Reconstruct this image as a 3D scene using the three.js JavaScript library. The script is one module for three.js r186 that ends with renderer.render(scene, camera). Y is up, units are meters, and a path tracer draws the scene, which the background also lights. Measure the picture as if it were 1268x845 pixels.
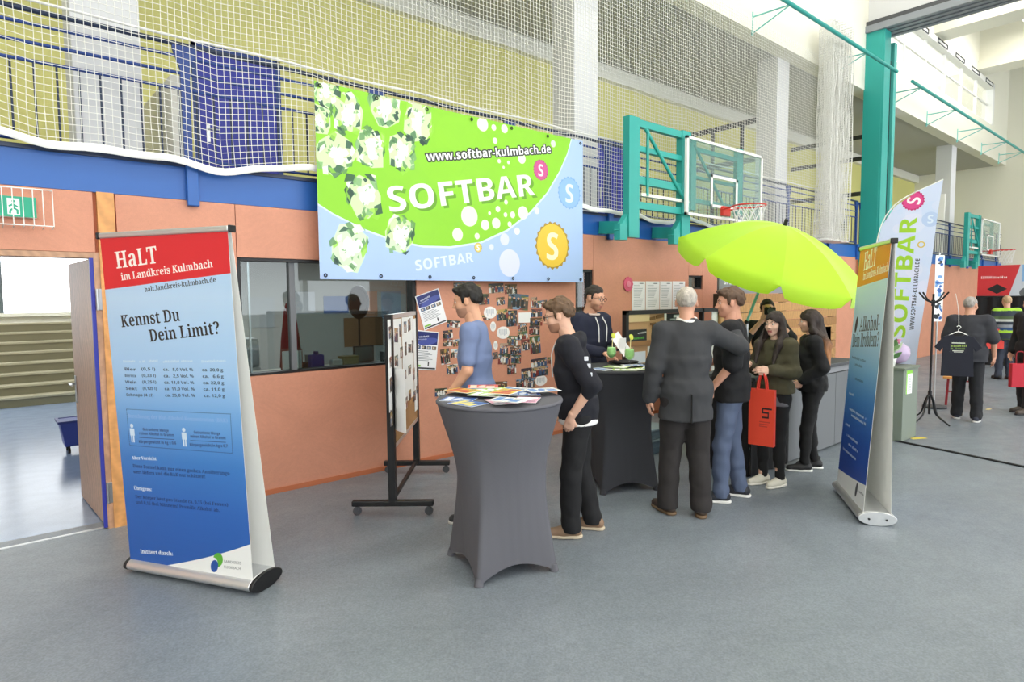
import * as THREE from 'three';
import { mergeGeometries, mergeVertices } from 'three/addons/utils/BufferGeometryUtils.js';
import { RoundedBoxGeometry } from 'three/addons/geometries/RoundedBoxGeometry.js';
import { ImprovedNoise } from 'three/addons/math/ImprovedNoise.js';
import { RectAreaLightUniformsLib } from 'three/addons/lights/RectAreaLightUniformsLib.js';

// ---------------------------------------------------------------- camera, sky, light, exposure
const scene = new THREE.Scene();
const renderer = new THREE.WebGLRenderer();
renderer.toneMapping = THREE.LinearToneMapping;
renderer.toneMappingExposure = 0.97;
renderer.shadowMap.enabled = true;
RectAreaLightUniformsLib.init();
const V = (x, y, z) => new THREE.Vector3(x, y, z);
const rad = (d) => (d * Math.PI) / 180;
const IW = 1268, IH = 845, FOC = 773, YAW = rad(40.65), PITCH = rad(4.03), ROLL = rad(-0.53);
const EYE = V(0, 1.75, 5.6);
const FWD = V(Math.sin(YAW) * Math.cos(PITCH), -Math.sin(PITCH), -Math.cos(YAW) * Math.cos(PITCH));
const r0 = V(Math.cos(YAW), 0, Math.sin(YAW)), u0 = r0.clone().cross(FWD);
const RGT = r0.clone().multiplyScalar(Math.cos(ROLL)).addScaledVector(u0, Math.sin(ROLL));
const UPV = r0.clone().multiplyScalar(-Math.sin(ROLL)).addScaledVector(u0, Math.cos(ROLL));
const camera = new THREE.PerspectiveCamera((2 * Math.atan(IH / 2 / FOC) * 180) / Math.PI, IW / IH, 0.05, 200);
camera.position.copy(EYE);
camera.quaternion.setFromRotationMatrix(new THREE.Matrix4().makeBasis(RGT, UPV, FWD.clone().negate()));
scene.add(camera);
scene.background = new THREE.Color().setRGB(3.9, 4.05, 4.2);      // bright overcast sky behind the windows
const LAMP = 20;                                                   // radiance of the hall's ceiling luminaires

// pixel -> place, always by way of the surface it touches
const ray = (x, y) => RGT.clone().multiplyScalar(x - IW / 2).addScaledVector(UPV, IH / 2 - y).addScaledVector(FWD, FOC);
const onY = (x, y, h = 0) => { const d = ray(x, y); return EYE.clone().addScaledVector(d, (h - EYE.y) / d.y); };
const onZ = (x, y, z = 0) => { const d = ray(x, y); return EYE.clone().addScaledVector(d, (z - EYE.z) / d.z); };
const onX = (x, y, X) => { const d = ray(x, y); return EYE.clone().addScaledVector(d, (X - EYE.x) / d.x); };
const atD = (x, y, dep) => EYE.clone().addScaledVector(ray(x, y), dep / FOC);
const onPlane = (x, y, O, N) => { const d = ray(x, y); return EYE.clone().addScaledVector(d, O.clone().sub(EYE).dot(N) / d.dot(N)); };

// ---------------------------------------------------------------- helpers
let seed = 12345;
const rnd = (a = 0, b = 1) => { seed = (seed * 1664525 + 1013904223) >>> 0; return a + (b - a) * (seed / 4294967296); };
const pick = (l) => l[Math.floor(rnd(0, l.length - 1e-6))];
const noiseG = new ImprovedNoise(), n3 = (x, y, z) => noiseG.noise(x + 31.7, y + 17.3, z + 5.1);
const used = new Map();
const numbered = (n) => { const k = used.get(n) ?? 0; used.set(n, k + 1); return k ? n + '_' + String(k).padStart(3, '0') : n; };
function tag(o, label, category, group, kind) {
  if (label) o.userData.label = label;
  if (category) o.userData.category = category;
  if (group) o.userData.group = group;
  if (kind) o.userData.kind = kind;
  return o;
}
function thing(name, label, category, pos, turn = 0, group) {
  const g = new THREE.Group(); g.name = numbered(name);
  if (pos) g.position.copy(pos); g.rotation.y = turn; scene.add(g);
  return tag(g, label, category, group);
}
function part(parent, name, geo, mat, label) {
  const m = new THREE.Mesh(Array.isArray(geo) ? merge(geo) : geo, mat);
  m.name = parent === scene ? numbered(name) : name; m.castShadow = m.receiveShadow = true;
  if (label) m.userData.label = label;
  parent.add(m); return m;
}
function single(name, label, category, geo, mat, group) { return tag(part(scene, name, geo, mat), label, category, group); }
function struct(name, geo, mat) { const m = part(scene, name, geo, mat); m.userData.kind = 'structure'; return m; }
function structG(name, pos) { const g = new THREE.Group(); g.name = numbered(name); if (pos) g.position.copy(pos); g.userData.kind = 'structure'; scene.add(g); return g; }
function merge(list) {
  const l = list.map((g) => { const q = g.index ? g.toNonIndexed() : g; for (const k of Object.keys(q.attributes)) if (!['position', 'normal', 'uv'].includes(k)) q.deleteAttribute(k); return q; });
  return l.length > 1 ? mergeGeometries(l) : l[0];
}
// uv in metres by the main direction of each face
function uvm(geo, s = 1) {
  const g = geo.index ? geo.toNonIndexed() : geo, p = g.attributes.position, uv = new Float32Array(p.count * 2), a = V(), b = V(), c = V(), n = V();
  for (let i = 0; i < p.count; i += 3) {
    a.fromBufferAttribute(p, i); b.fromBufferAttribute(p, i + 1); c.fromBufferAttribute(p, i + 2);
    n.copy(b).sub(a).cross(c.clone().sub(a)); const x = Math.abs(n.x), y = Math.abs(n.y), z = Math.abs(n.z);
    [a, b, c].forEach((q, k) => { const [u, v] = y > x && y > z ? [q.x, q.z] : x > z ? [q.z, q.y] : [q.x, q.y]; uv[(i + k) * 2] = u * s; uv[(i + k) * 2 + 1] = v * s; });
  }
  g.setAttribute('uv', new THREE.BufferAttribute(uv, 2)); return g;
}
const box = (x0, x1, y0, y1, z0, z1) => uvm(new THREE.BoxGeometry(x1 - x0, y1 - y0, z1 - z0).translate((x0 + x1) / 2, (y0 + y1) / 2, (z0 + z1) / 2));
const cbox = (w, h, d, x = 0, y = 0, z = 0) => uvm(new THREE.BoxGeometry(w, h, d).translate(x, y, z));
const rbox = (w, h, d, r, x = 0, y = 0, z = 0) => uvm(new RoundedBoxGeometry(w, h, d, 2, Math.min(r, w / 2.01, h / 2.01, d / 2.01)).translate(x, y, z));
function rod(a, b, r, n = 8, r2 = r) {
  const d = b.clone().sub(a), g = new THREE.CylinderGeometry(r2, r, d.length(), n);
  g.applyQuaternion(new THREE.Quaternion().setFromUnitVectors(V(0, 1, 0), d.clone().normalize()));
  return g.translate((a.x + b.x) / 2, (a.y + b.y) / 2, (a.z + b.z) / 2);
}
function bar(a, b, w, h) {   // square bar between two points
  const d = b.clone().sub(a), g = new THREE.BoxGeometry(w, d.length(), h);
  g.applyQuaternion(new THREE.Quaternion().setFromUnitVectors(V(0, 1, 0), d.clone().normalize()));
  return uvm(g.translate((a.x + b.x) / 2, (a.y + b.y) / 2, (a.z + b.z) / 2));
}
const tube = (pts, r, seg = 24, n = 6, closed = false) => new THREE.TubeGeometry(new THREE.CatmullRomCurve3(pts, closed), seg, r, n, closed);
const lathe = (pts, n = 24) => new THREE.LatheGeometry(pts.map(([x, y]) => new THREE.Vector2(x, y)), n);
function canvas(w, h, draw) {
  const c = document.createElement('canvas'); c.width = w; c.height = h;
  draw(c.getContext('2d'), w, h);
  const t = new THREE.CanvasTexture(c); t.colorSpace = THREE.SRGBColorSpace; t.anisotropy = 8; return t;
}
function noiseTex(size, fn, srgb = true) {   // fn(u, v) -> [r, g, b] 0..255, tiled
  const d = new Uint8Array(size * size * 4);
  for (let y = 0; y < size; y++) for (let x = 0; x < size; x++) { const c = fn(x / size, y / size), i = (y * size + x) * 4; d[i] = c[0]; d[i + 1] = c[1]; d[i + 2] = c[2]; d[i + 3] = 255; }
  const t = new THREE.DataTexture(d, size, size); t.wrapS = t.wrapT = THREE.RepeatWrapping; t.magFilter = THREE.LinearFilter; t.minFilter = THREE.LinearMipmapLinearFilter;
  if (srgb) t.colorSpace = THREE.SRGBColorSpace; t.needsUpdate = true; return t;
}
// noise that repeats over the unit square
const tn = (u, v, f, s = 0) => { const a = u * 2 * Math.PI, b = v * 2 * Math.PI, R = f / (2 * Math.PI); return n3(Math.cos(a) * R + s, Math.sin(a) * R + Math.cos(b) * R * 1.3, Math.sin(b) * R * 1.3 + s * 2); };
const mat = (color, roughness = 0.7, more = {}) => new THREE.MeshStandardMaterial({ color, roughness, ...more });
const phys = (more) => new THREE.MeshPhysicalMaterial(more);
const clampB = (x) => Math.max(0, Math.min(255, x));
const shade = (c, k) => c.map((q) => clampB(q * k));

// ---------------------------------------------------------------- materials
const floorTex = noiseTex(512, (u, v) => { const k = 1 + 0.05 * tn(u, v, 6) + 0.03 * tn(u, v, 40, 3) + rnd(-0.09, 0.09); return shade([121, 129, 137], k); });
floorTex.repeat.set(0.3, 0.3);
const floorRough = noiseTex(256, (u, v) => { const k = 112 + 26 * tn(u, v, 5) + 20 * tn(u, v, 20, 7); return [k, k, k]; }, false); floorRough.repeat.set(0.35, 0.35);
const blueTex = noiseTex(256, (u, v) => shade([140, 158, 188], 1 + 0.05 * tn(u, v, 6) + rnd(-0.05, 0.05)));
const salmonTex = noiseTex(512, (u, v) => { const k = 1 + 0.03 * tn(u, v, 4) + 0.02 * tn(u, v, 30, 5) + rnd(-0.035, 0.035); return shade([213, 149, 122], k); });
const woodTex = (base, seedN) => noiseTex(256, (u, v) => { const w = tn(u, v * 0.5, 3, seedN), g = Math.sin((u * 14 + w * 3) * 2 * Math.PI) * 0.04 + tn(u, v, 30, seedN) * 0.05; return shade(base, 1 + g + 0.05 * w); });
const fabricBump = noiseTex(128, (u, v) => { const k = 128 + 60 * Math.sin(u * 2 * Math.PI * 32) * Math.sin(v * 2 * Math.PI * 32) + rnd(-30, 30); return [k, k, k]; }, false);
const M = {
  floor: mat(0xffffff, 1, { map: floorTex, roughnessMap: floorRough }),
  floorBlue: mat(0xffffff, 0.2, { map: blueTex }),
  salmon: mat(0xffffff, 0.62, { map: salmonTex }),
  salmonDark: mat(0xc0704a, 0.6),
  pine: mat(0xffffff, 0.55, { map: woodTex([222, 160, 98], 2) }),
  plank: mat(0xffffff, 0.6, { map: woodTex([190, 146, 92], 4) }),
  plank2: mat(0xffffff, 0.6, { map: woodTex([172, 128, 78], 9) }),
  doorWood: mat(0xffffff, 0.5, { map: woodTex([190, 148, 118], 6) }),
  white: mat(0xf2f2ee, 0.75), offWhite: mat(0xe9e9df, 0.85), concrete: mat(0xd7d8da, 0.85), paper: mat(0xf3f3f1, 0.9),
  cream: mat(0xeceadb, 0.9), yellow: mat(0xdeda8e, 0.85), grayCeil: mat(0xb4b4ae, 0.9),
  blue: mat(0x2560ae, 0.4), blueDark: mat(0x1f3f86, 0.45), blueDoor: mat(0x3038a4, 0.5), railDark: mat(0x25334f, 0.4),
  teal: mat(0x2aa39b, 0.42), tealLight: mat(0x84cfc8, 0.5), black: mat(0x151517, 0.5), blackMat: mat(0x1a1a1c, 0.85),
  metal: mat(0xb9bcc0, 0.28, { metalness: 0.9 }), alu: mat(0xd6d8da, 0.35, { metalness: 0.75 }), darkMetal: mat(0x2b2c2f, 0.4, { metalness: 0.5 }),
  net: mat(0xf4f4ee, 0.8), greyBlue: mat(0x5f6a72, 0.6), trackGrey: mat(0x8d9298, 0.5), grey: mat(0x6f7276, 0.6), greyDark: mat(0x4a4c50, 0.6),
  lime: phys({ color: 0xb4e616, roughness: 0.65, transmission: 0.25, thickness: 0 }),
  red: mat(0xe5402e, 0.6), orange: mat(0xee7d2e, 0.6), lobby: mat(0xf1efe4, 0.85), step: mat(0x827d69, 0.85), stepEdge: mat(0xb4ae98, 0.75),
  cabinet: mat(0x7d877c, 0.6), cloth: mat(0x5d5d64, 0.9, { bumpMap: fabricBump, bumpScale: 0.0006 }), clothDark: mat(0x35363b, 0.9, { bumpMap: fabricBump, bumpScale: 0.0006 }),
  glass: phys({ color: 0xffffff, roughness: 0.02, transmission: 1, thickness: 0, ior: 1.5 }),
  glassDim: phys({ color: 0xe2e8e8, roughness: 0.02, transmission: 1, thickness: 0, ior: 1.5 }),
  acryl: phys({ color: 0xe4f2f2, roughness: 0.04, transmission: 0.96, thickness: 0, ior: 1.45 }),
  chalk: mat(0x23262a, 0.8), cork: mat(0xb08458, 0.9), brown: mat(0x3c2d22, 0.8), beigePanel: mat(0xd8c9a4, 0.8),
};
// ---------------------------------------------------------------- the hall: floor, roof, walls
const X0 = -9, X1 = 27.8, Z1 = 17, ROOF = 10.1, GF = 2.82, GB = -2.8, GC = 6.25;   // GF gallery floor, GB its back wall, GC its ceiling
struct('floor', box(X0, X1, -0.2, 0, -0.2, Z1), M.floor);
const lo = structG('wall_back');
const DOOR = [-0.6, 0.71, 0, 2.11], WIN1 = [1.72, 3.5, 1.08, 2.11], WIN2 = [5.9, 6.24, 1.08, 2.1], WIN3 = [8.44, 8.83, 1.85, 2.06];
{ // boards of the lower wall, with the openings left out; narrow recessed joints between them
  const T = -0.14, H = 2.56, J = 0.003, panel = (a, b, c, d) => part(lo, 'panel', box(a + J, b - J, c + J, d - J, T, 0), M.salmon);
  part(lo, 'backing', [box(X0, DOOR[0], 0, H, T - 0.06, T + 0.11), box(DOOR[1], WIN1[0], 0, H, T - 0.06, T + 0.11), box(WIN1[0], WIN1[1], 0, WIN1[2], T - 0.06, T + 0.11), box(WIN1[0], WIN1[1], WIN1[3], H, T - 0.06, T + 0.11),
    box(DOOR[0], DOOR[1], DOOR[3], H, T - 0.06, T + 0.11), box(WIN1[1], WIN2[0], 0, H, T - 0.06, T + 0.11), box(WIN2[0], WIN2[1], 0, WIN2[2], T - 0.06, T + 0.11), box(WIN2[0], WIN2[1], WIN2[3], H, T - 0.06, T + 0.11),
    box(WIN2[1], WIN3[0], 0, H, T - 0.06, T + 0.11), box(WIN3[0], WIN3[1], 0, WIN3[2], T - 0.06, T + 0.11), box(WIN3[0], WIN3[1], WIN3[3], H, T - 0.06, T + 0.11), box(WIN3[1], X1, 0, H, T - 0.06, T + 0.11)], M.salmonDark);
  panel(-3.4, DOOR[0], 0, H); panel(-6.2, -3.4, 0, H); panel(X0, -6.2, 0, H);
  panel(DOOR[0], DOOR[1], DOOR[3], H); panel(0.85, WIN1[0], 0, H);
  panel(WIN1[0], WIN1[1], 0, WIN1[2]); panel(WIN1[0], WIN1[1], WIN1[3], H);
  panel(WIN1[1], WIN2[0], 0, H); panel(WIN2[0], WIN2[1], 0, WIN2[2]); panel(WIN2[0], WIN2[1], WIN2[3], H);
  panel(WIN2[1], WIN3[0], 0, H); panel(WIN3[0], WIN3[1], 0, WIN3[2]); panel(WIN3[0], WIN3[1], WIN3[3], H);
  for (const [a, b] of [[WIN3[1], 11], [11, 13.2], [13.2, 14.9], [15.7, 18.3], [18.3, 20.9], [20.9, 23.2], [23.2, 25.5], [25.5, X1]]) panel(a, b, 0, H);
}
struct('trim_1', box(0.73, 0.84, 0, 2.56, -0.14, 0.025), M.pine);                      // pine post beside the door
struct('trim_2', box(-0.6, 0.73, -0.002, 0.006, -0.05, -0.02), M.alu);                  // threshold
struct('baseboard_back', [box(0.85, 8, 0, 0.045, 0, 0.012), box(8, 14.9, 0, 0.045, 0, 0.012)], M.salmonDark);
// windows of the lower wall
function windowUnit(name, [a, b, c, d], fr, panes, frameMat, glassMat) {
  const g = structG(name);
  part(g, 'window_frame', [box(a, a + fr, c, d, -0.13, -0.02), box(b - fr, b, c, d, -0.13, -0.02), box(a, b, c, c + fr, -0.13, -0.02), box(a, b, d - fr, d, -0.13, -0.02)], frameMat);
  const w = (b - a - 2 * fr) / panes;
  for (let i = 0; i < panes; i++) part(g, 'pane', box(a + fr + i * w + 0.008, a + fr + (i + 1) * w - 0.008, c + fr, d - fr, -0.082, -0.078), glassMat);
  for (let i = 1; i < panes; i++) part(g, 'mullion', box(a + fr + i * w - 0.02, a + fr + i * w + 0.02, c + fr, d - fr, -0.11, -0.04), frameMat);
  return g;
}
const w1 = structG('window_1');
part(w1, 'window_frame', [box(1.72, 1.75, 1.08, 2.11, -0.13, -0.01), box(3.46, 3.5, 1.08, 2.11, -0.13, -0.01), box(1.72, 3.5, 1.08, 1.1, -0.13, -0.01), box(1.72, 3.5, 2.085, 2.11, -0.13, -0.01)], M.black);
part(w1, 'pane', box(1.75, 2.185, 1.1, 2.085, -0.082, -0.078), M.glassDim); part(w1, 'pane', box(2.235, 3.46, 1.1, 2.085, -0.082, -0.078), M.glassDim);
part(w1, 'mullion', box(2.185, 2.235, 1.1, 2.085, -0.12, -0.05), M.grey); part(w1, 'mullion', box(1.83, 1.845, 1.1, 2.085, -0.11, -0.09), M.alu);
part(w1, 'lower_pane', box(2.25, 3.2, 1.1, 1.62, -0.06, -0.054), phys({ color: 0xdce4e4, roughness: 0.03, transmission: 1, thickness: 0, ior: 1.5 }));
windowUnit('window_2', WIN2, 0.03, 1, M.black, M.glassDim);
windowUnit('window_3', WIN3, 0.025, 1, M.black, M.glassDim);

// blue edge beam of the gallery with its slab
struct('beam_gallery_edge', box(X0, 15.0, 2.56, GF, -0.12, 0), M.blue);
struct('beam_gallery_edge', box(15.92, X1, 2.56, GF, -0.12, 0), M.blue);
struct('floor_gallery', [box(X0, X1, 2.58, GF, -3.0, -0.12)], M.concrete);
struct('trim_3', box(X0, 15.0, GF, GF + 0.03, -0.14, 0.02), M.railDark);
struct('trim_4', box(15.92, X1, GF, GF + 0.03, -0.14, 0.02), M.railDark);
struct('wall_gallery', [box(X0, 2.15, GF, 8, GB - 0.15, GB), box(2.15, 3.2, 4.84, 8, GB - 0.15, GB), box(3.2, 9.4, GF, 8, GB - 0.15, GB), box(9.4, 10.4, 4.84, 8, GB - 0.15, GB), box(10.4, X1, GF, 8, GB - 0.15, GB)], M.yellow);
struct('beam_gallery_back', box(X0, X1, 5.98, GC, GB, GB + 0.14), M.offWhite);
struct('ceiling_gallery', box(X0, X1, GC, GC + 0.25, GB - 0.1, -0.3), M.grayCeil);
// gallery doors in the back wall
for (const [i, [a, b]] of [[2.2, 3.15], [9.45, 10.35]].entries()) {
  const d = structG('door_' + (i + 2));
  part(d, 'door_leaf', box(a, b, GF, 4.8, GB - 0.05, GB + 0.012), M.blueDoor);
  part(d, 'door_frame', [box(a - 0.06, a, GF, 4.86, GB - 0.04, GB + 0.03), box(b, b + 0.06, GF, 4.86, GB - 0.04, GB + 0.03), box(a - 0.06, b + 0.06, 4.8, 4.86, GB - 0.04, GB + 0.03)], M.blueDark);
  part(d, 'handle', [rod(V(a + 0.1, 3.85, GB + 0.02), V(a + 0.1, 3.85, GB + 0.06), 0.012), rod(V(a + 0.1, 3.85, GB + 0.06), V(a + 0.22, 3.85, GB + 0.06), 0.01), rbox(0.04, 0.22, 0.012, 0.005, a + 0.1, 3.8, GB + 0.02)], M.metal);
}
// round-edged gallery columns
for (const x of [0.66, 6.19, 11.73, 17.2, 22.7]) struct('column_gallery', rbox(0.47, GC - GF + 0.2, 0.42, 0.012, x + 0.235, (GC + GF) / 2 + 0.1, -0.5), M.concrete);
// big white apron above the gallery, window strip above it, wall up to the roof
const APR = 6.22, WB = 7.25, WT = 8.55;
struct('wall_apron', [box(X0, X1, APR, WB, -0.3, 0), box(X0, X1, WT, ROOF, -0.3, 0), box(25.75, X1, WB, WT, -0.3, 0), box(13.6, 16.1, WB, WT, -0.3, 0), box(X0, -7, WB, WT, -0.3, 0)], M.cream);
function clerestory(name, a, b, n) {
  const g = structG(name), w = (b - a) / n;
  part(g, 'window_frame', [box(a, b, WB, WB + 0.08, -0.16, -0.06), box(a, b, WT - 0.16, WT, -0.16, 0.04), box(a, a + 0.08, WB, WT, -0.16, 0.02), box(b - 0.16, b, WB, WT, -0.16, 0.04)], M.white);
  for (let i = 0; i < n; i++) {
    part(g, 'pane', box(a + i * w + 0.03, a + (i + 1) * w - 0.03, WB + 0.08, WT - 0.16, -0.112, -0.108), M.glass);
    if (i) part(g, 'mullion', box(a + i * w - 0.03, a + i * w + 0.03, WB + 0.08, WT - 0.16, -0.15, -0.07), M.white);
    part(g, 'transom', box(a + i * w + 0.03, a + (i + 1) * w - 0.03, (WB + WT) / 2 - 0.02, (WB + WT) / 2 + 0.02, -0.14, -0.08), M.white);
    if (b > 20) { const x = a + (i + 0.55) * w, y = WT - 0.08; part(g, 'window_opener', [box(x - 0.42, x + 0.42, y + 0.045, y + 0.06, 0.04, 0.06), box(x - 0.42, x + 0.42, y - 0.06, y - 0.045, 0.04, 0.06), box(x - 0.42, x - 0.4, y - 0.06, y + 0.06, 0.04, 0.06), box(x + 0.4, x + 0.42, y - 0.06, y + 0.06, 0.04, 0.06)], M.greyDark); }
  }
}
clerestory('window_4', 16.1, 25.75, 6); clerestory('window_5', -7, 13.6, 11);
// end walls, wall behind with its long window band, roof
struct('wall_end', [box(X1, X1 + 0.3, -0.2, ROOF, -3, Z1)], M.cream);
struct('wall_start', [box(X0 - 0.3, X0, -0.2, ROOF, -3, Z1)], M.cream);
struct('wall_behind', [box(X0, X1, -0.2, 1.2, Z1, Z1 + 0.3), box(X0, X1, 8.8, ROOF, Z1, Z1 + 0.3)], M.cream);
for (let i = 0; i <= 10; i++) struct('column_behind', box(X0 + i * 3.66, X0 + i * 3.66 + 0.2, 1.2, 8.8, Z1, Z1 + 0.3), M.white);
struct('roof', box(X0 - 0.3, X1 + 0.3, ROOF + 0.16, ROOF + 0.4, -3, Z1 + 0.3), M.white);
{ // trapezoidal roof deck, its ribs running across the beams
  const deck = (a, b, name) => {
    const s = new THREE.Shape(); s.moveTo(0, 0.16); let z = 0; const pts = [[0, 0.16]];
    for (; z < 6; z += 0.42) { s.lineTo(z, 0.16); s.lineTo(z + 0.1, 0); s.lineTo(z + 0.24, 0); s.lineTo(z + 0.34, 0.16); }
    s.lineTo(z, 0.18); s.lineTo(0, 0.18);
    const g = new THREE.ExtrudeGeometry(s, { depth: b - a, bevelEnabled: false }); g.rotateY(-Math.PI / 2); g.translate(b, ROOF - 0.02, 0.0);
    struct(name, uvm(g), M.offWhite);
  };
  deck(15.8, X1, 'ceiling_deck');
}
for (const x of [20.0, 24.2]) struct('beam_roof', [box(x - 0.25, x + 0.25, 8.85, ROOF + 0.1, 0, Z1), box(x - 0.4, x + 0.4, 8.6, 8.86, 0, Z1)], M.cream);
for (const x of [-4, 1.5, 7, 12.2]) struct('beam_roof', [box(x - 0.25, x + 0.25, 8.85, ROOF + 0.1, 0, Z1), box(x - 0.4, x + 0.4, 8.6, 8.86, 0, Z1)], M.cream);
// partition between the two halls: teal steel column, curtain track and the panel above it
{
  const c = structG('column_divider');
  part(c, 'flange', rbox(0.34, 7.42, 0.05, 0.006, 15.27, 3.71, 0.36), M.teal);
  part(c, 'flange', rbox(0.05, 7.42, 0.36, 0.006, 15.12, 3.71, 0.16), M.teal);
  part(c, 'slot', box(15.445, 15.74, 0, 6.9, -0.1, 0.3), M.black);
  part(c, 'flange', rbox(0.16, 7.3, 0.4, 0.006, 15.825, 3.65, 0.16), mat(0x4fb5ac, 0.45));
  const t = structG('trim_5');
  for (const [dx, y0, y1] of [[-0.3, 7.42, 7.56], [-0.1, 7.42, 7.5], [0.1, 7.42, 7.5], [0.3, 7.42, 7.56]]) part(t, 'track_rail', box(15.4 + dx - 0.06, 15.4 + dx + 0.06, y0, y1, 0, Z1), M.trackGrey);
  part(t, 'track_cover', box(15.08, 15.74, 7.56, 7.66, 0, Z1), M.greyDark);
  struct('wall_divider', box(15.2, 15.6, 7.66, ROOF, 0, Z1), M.concrete);
}
// hall luminaires in rows under the roof (out of the picture, they light the floor)
for (const x of [-5.6, -1.9, 1.8, 5.5, 9.2, 12.9, 18.2, 22]) for (const z of [1.4, 5.6, 9.8, 14]) {
  const l = thing('hall_luminaire', 'long white hall luminaire with bright diffuser hung under the roof', 'ceiling lamp', V(x, 9.5, z), 0, 'hall luminaires under the roof');
  part(l, 'housing', rbox(2.6, 0.1, 0.5, 0.02, 0, 0.06, 0), M.white);
  part(l, 'diffuser', cbox(2.5, 0.01, 0.42, 0, 0.004, 0), mat(0xffffff, 0.6, { emissive: 0xfffaf0, emissiveIntensity: 4 }));
  for (const hx of [-1, 1]) part(l, 'hanger', rod(V(hx, 0.1, 0), V(hx, 0.64, 0), 0.01), M.metal);
  const a = new THREE.RectAreaLight(0xfffaf2, LAMP, 2.5, 0.42); a.position.set(0, -0.01, 0); a.rotation.x = -Math.PI / 2; l.add(a);
}

// ---------------------------------------------------------------- stair lobby behind the open door
struct('floor_lobby', box(-1.75, 2.6, -0.2, 0, -12, -0.2), M.floorBlue);
struct('wall_lobby', [box(1.32, 1.45, 0, 3.6, -4.4, -0.2), box(2.45, 2.6, 0, 3.6, -12, -4.4), box(1.32, 2.6, 0, 3.6, -4.4, -4.3), box(-1.9, -1.75, 0, 0.9, -12, -0.2), box(-1.9, -1.75, 0.9, 3.6, -4.5, -0.2), box(-1.9, -1.75, 0.9, 3.6, -12, -11), box(-1.9, 2.6, 0, 1.42, -12.1, -11.9), box(2.3, 2.6, 1.42, 3.6, -12.1, -11.9)], M.lobby);
struct('ceiling_lobby', [box(-1.9, 2.6, 3.5, 3.62, -12.1, -3.0), box(-1.9, 1.45, 2.5, 2.58, -3.0, -0.2), box(-1.9, 2.6, 2.5, 3.5, -3.08, -2.98)], M.lobby);
{
  const g = structG('window_6');
  part(g, 'pane', box(-1.75, 0.36, 1.5, 3.5, -12.0, -11.99), M.glass); part(g, 'pane', box(0.48, 2.3, 1.5, 3.5, -12.0, -11.99), M.glass);
  part(g, 'mullion', box(0.36, 0.48, 1.5, 3.5, -12.06, -11.94), M.greyBlue); part(g, 'window_sill', box(-1.75, 2.3, 1.42, 1.5, -11.95, -11.8), M.white);
  const st = thing('staircase', 'pale stone flight of steps seen through the open door', 'stairs', V(0, 0, -7.55));
  const N = 8, R = 0.168, D = 0.29;
  for (let i = 0; i < N; i++) { part(st, 'step', box(-0.1, 2.4, 0, (i + 1) * R - 0.035, -(i + 1) * D, -i * D), M.step); part(st, 'tread', box(-0.1, 2.4, (i + 1) * R - 0.035, (i + 1) * R, -(i + 1) * D, -i * D + 0.025), M.stepEdge); }
  part(st, 'landing', box(-1.6, 2.4, 0, N * R, -4.3, -N * D), M.step);
  const hr = thing('stair_handrail', 'dark metal handrail beside the stone steps', 'handrail', V(-0.16, 0, -7.4));
  part(hr, 'post', rod(V(0, 0, 0), V(0, 1.0, 0), 0.025), M.darkMetal); part(hr, 'post', rod(V(0, 1.3, -2.3), V(0, 2.3, -2.3), 0.025), M.darkMetal);
  part(hr, 'rail', rod(V(0, 1.0, 0), V(0, 2.3, -2.3), 0.028), M.darkMetal); part(hr, 'rail', rod(V(0, 0.6, 0), V(0, 1.9, -2.3), 0.015), M.darkMetal);
  // open door leaf
  const d = structG('door_1', V(0.705, 0, -0.03)); d.rotation.y = rad(92.5);   // the leaf runs away from the hinge into the lobby
  const Wd = 1.05;
  part(d, 'door_leaf', rbox(Wd, 2.06, 0.045, 0.004, Wd / 2, 1.04, 0.0), M.doorWood);
  part(d, 'door_edge', box(-0.004, 0.0, 0.01, 2.07, -0.022, 0.022), M.blueDoor);
  part(d, 'handle', [rod(V(Wd - 0.07, 1.03, -0.02), V(Wd - 0.07, 1.03, -0.075), 0.011), rod(V(Wd - 0.07, 1.03, -0.07), V(Wd - 0.2, 1.03, -0.07), 0.01), rbox(0.04, 0.24, 0.01, 0.004, Wd - 0.07, 0.98, -0.027), rod(V(Wd - 0.07, 1.03, 0.02), V(Wd - 0.07, 1.03, 0.075), 0.011), rod(V(Wd - 0.07, 1.03, 0.07), V(Wd - 0.2, 1.03, 0.07), 0.01), rbox(0.04, 0.24, 0.01, 0.004, Wd - 0.07, 0.98, 0.027)], M.metal);
  const f = structG('trim_6');
  part(f, 'door_frame', [box(0.69, 0.735, 0, 2.11, -0.16, 0.012), box(-0.62, -0.57, 0, 2.11, -0.16, 0.012), box(-0.6, 0.73, 2.07, 2.11, -0.16, 0.006)], M.doorWood);
  part(f, 'door_rebate', box(0.665, 0.695, 0.01, 2.07, -0.03, 0.006), M.blueDoor);
  part(f, 'hinge', [rbox(0.045, 0.16, 0.012, 0.004, 0.715, 1.76, 0.016), rod(V(0.7, 1.68, 0.02), V(0.7, 1.84, 0.02), 0.01)], M.metal); part(f, 'hinge', [rbox(0.045, 0.16, 0.012, 0.004, 0.715, 0.28, 0.016), rod(V(0.7, 0.2, 0.02), V(0.7, 0.36, 0.02), 0.01)], M.metal);
  const b = thing('waste_bucket', 'blue plastic bucket on castors behind the door leaf', 'bucket', V(0.86, 0, -3.2));
  const s = new THREE.Shape(); s.moveTo(-0.15, 0); s.lineTo(0.15, 0); s.lineTo(0.19, 0.27); s.lineTo(-0.19, 0.27);
  part(b, 'tub', uvm(new THREE.ExtrudeGeometry(s, { depth: 0.3, bevelEnabled: true, bevelSize: 0.01, bevelThickness: 0.01, bevelSegments: 2 }).translate(0, 0.1, -0.15)), mat(0x2a3f96, 0.5));
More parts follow.
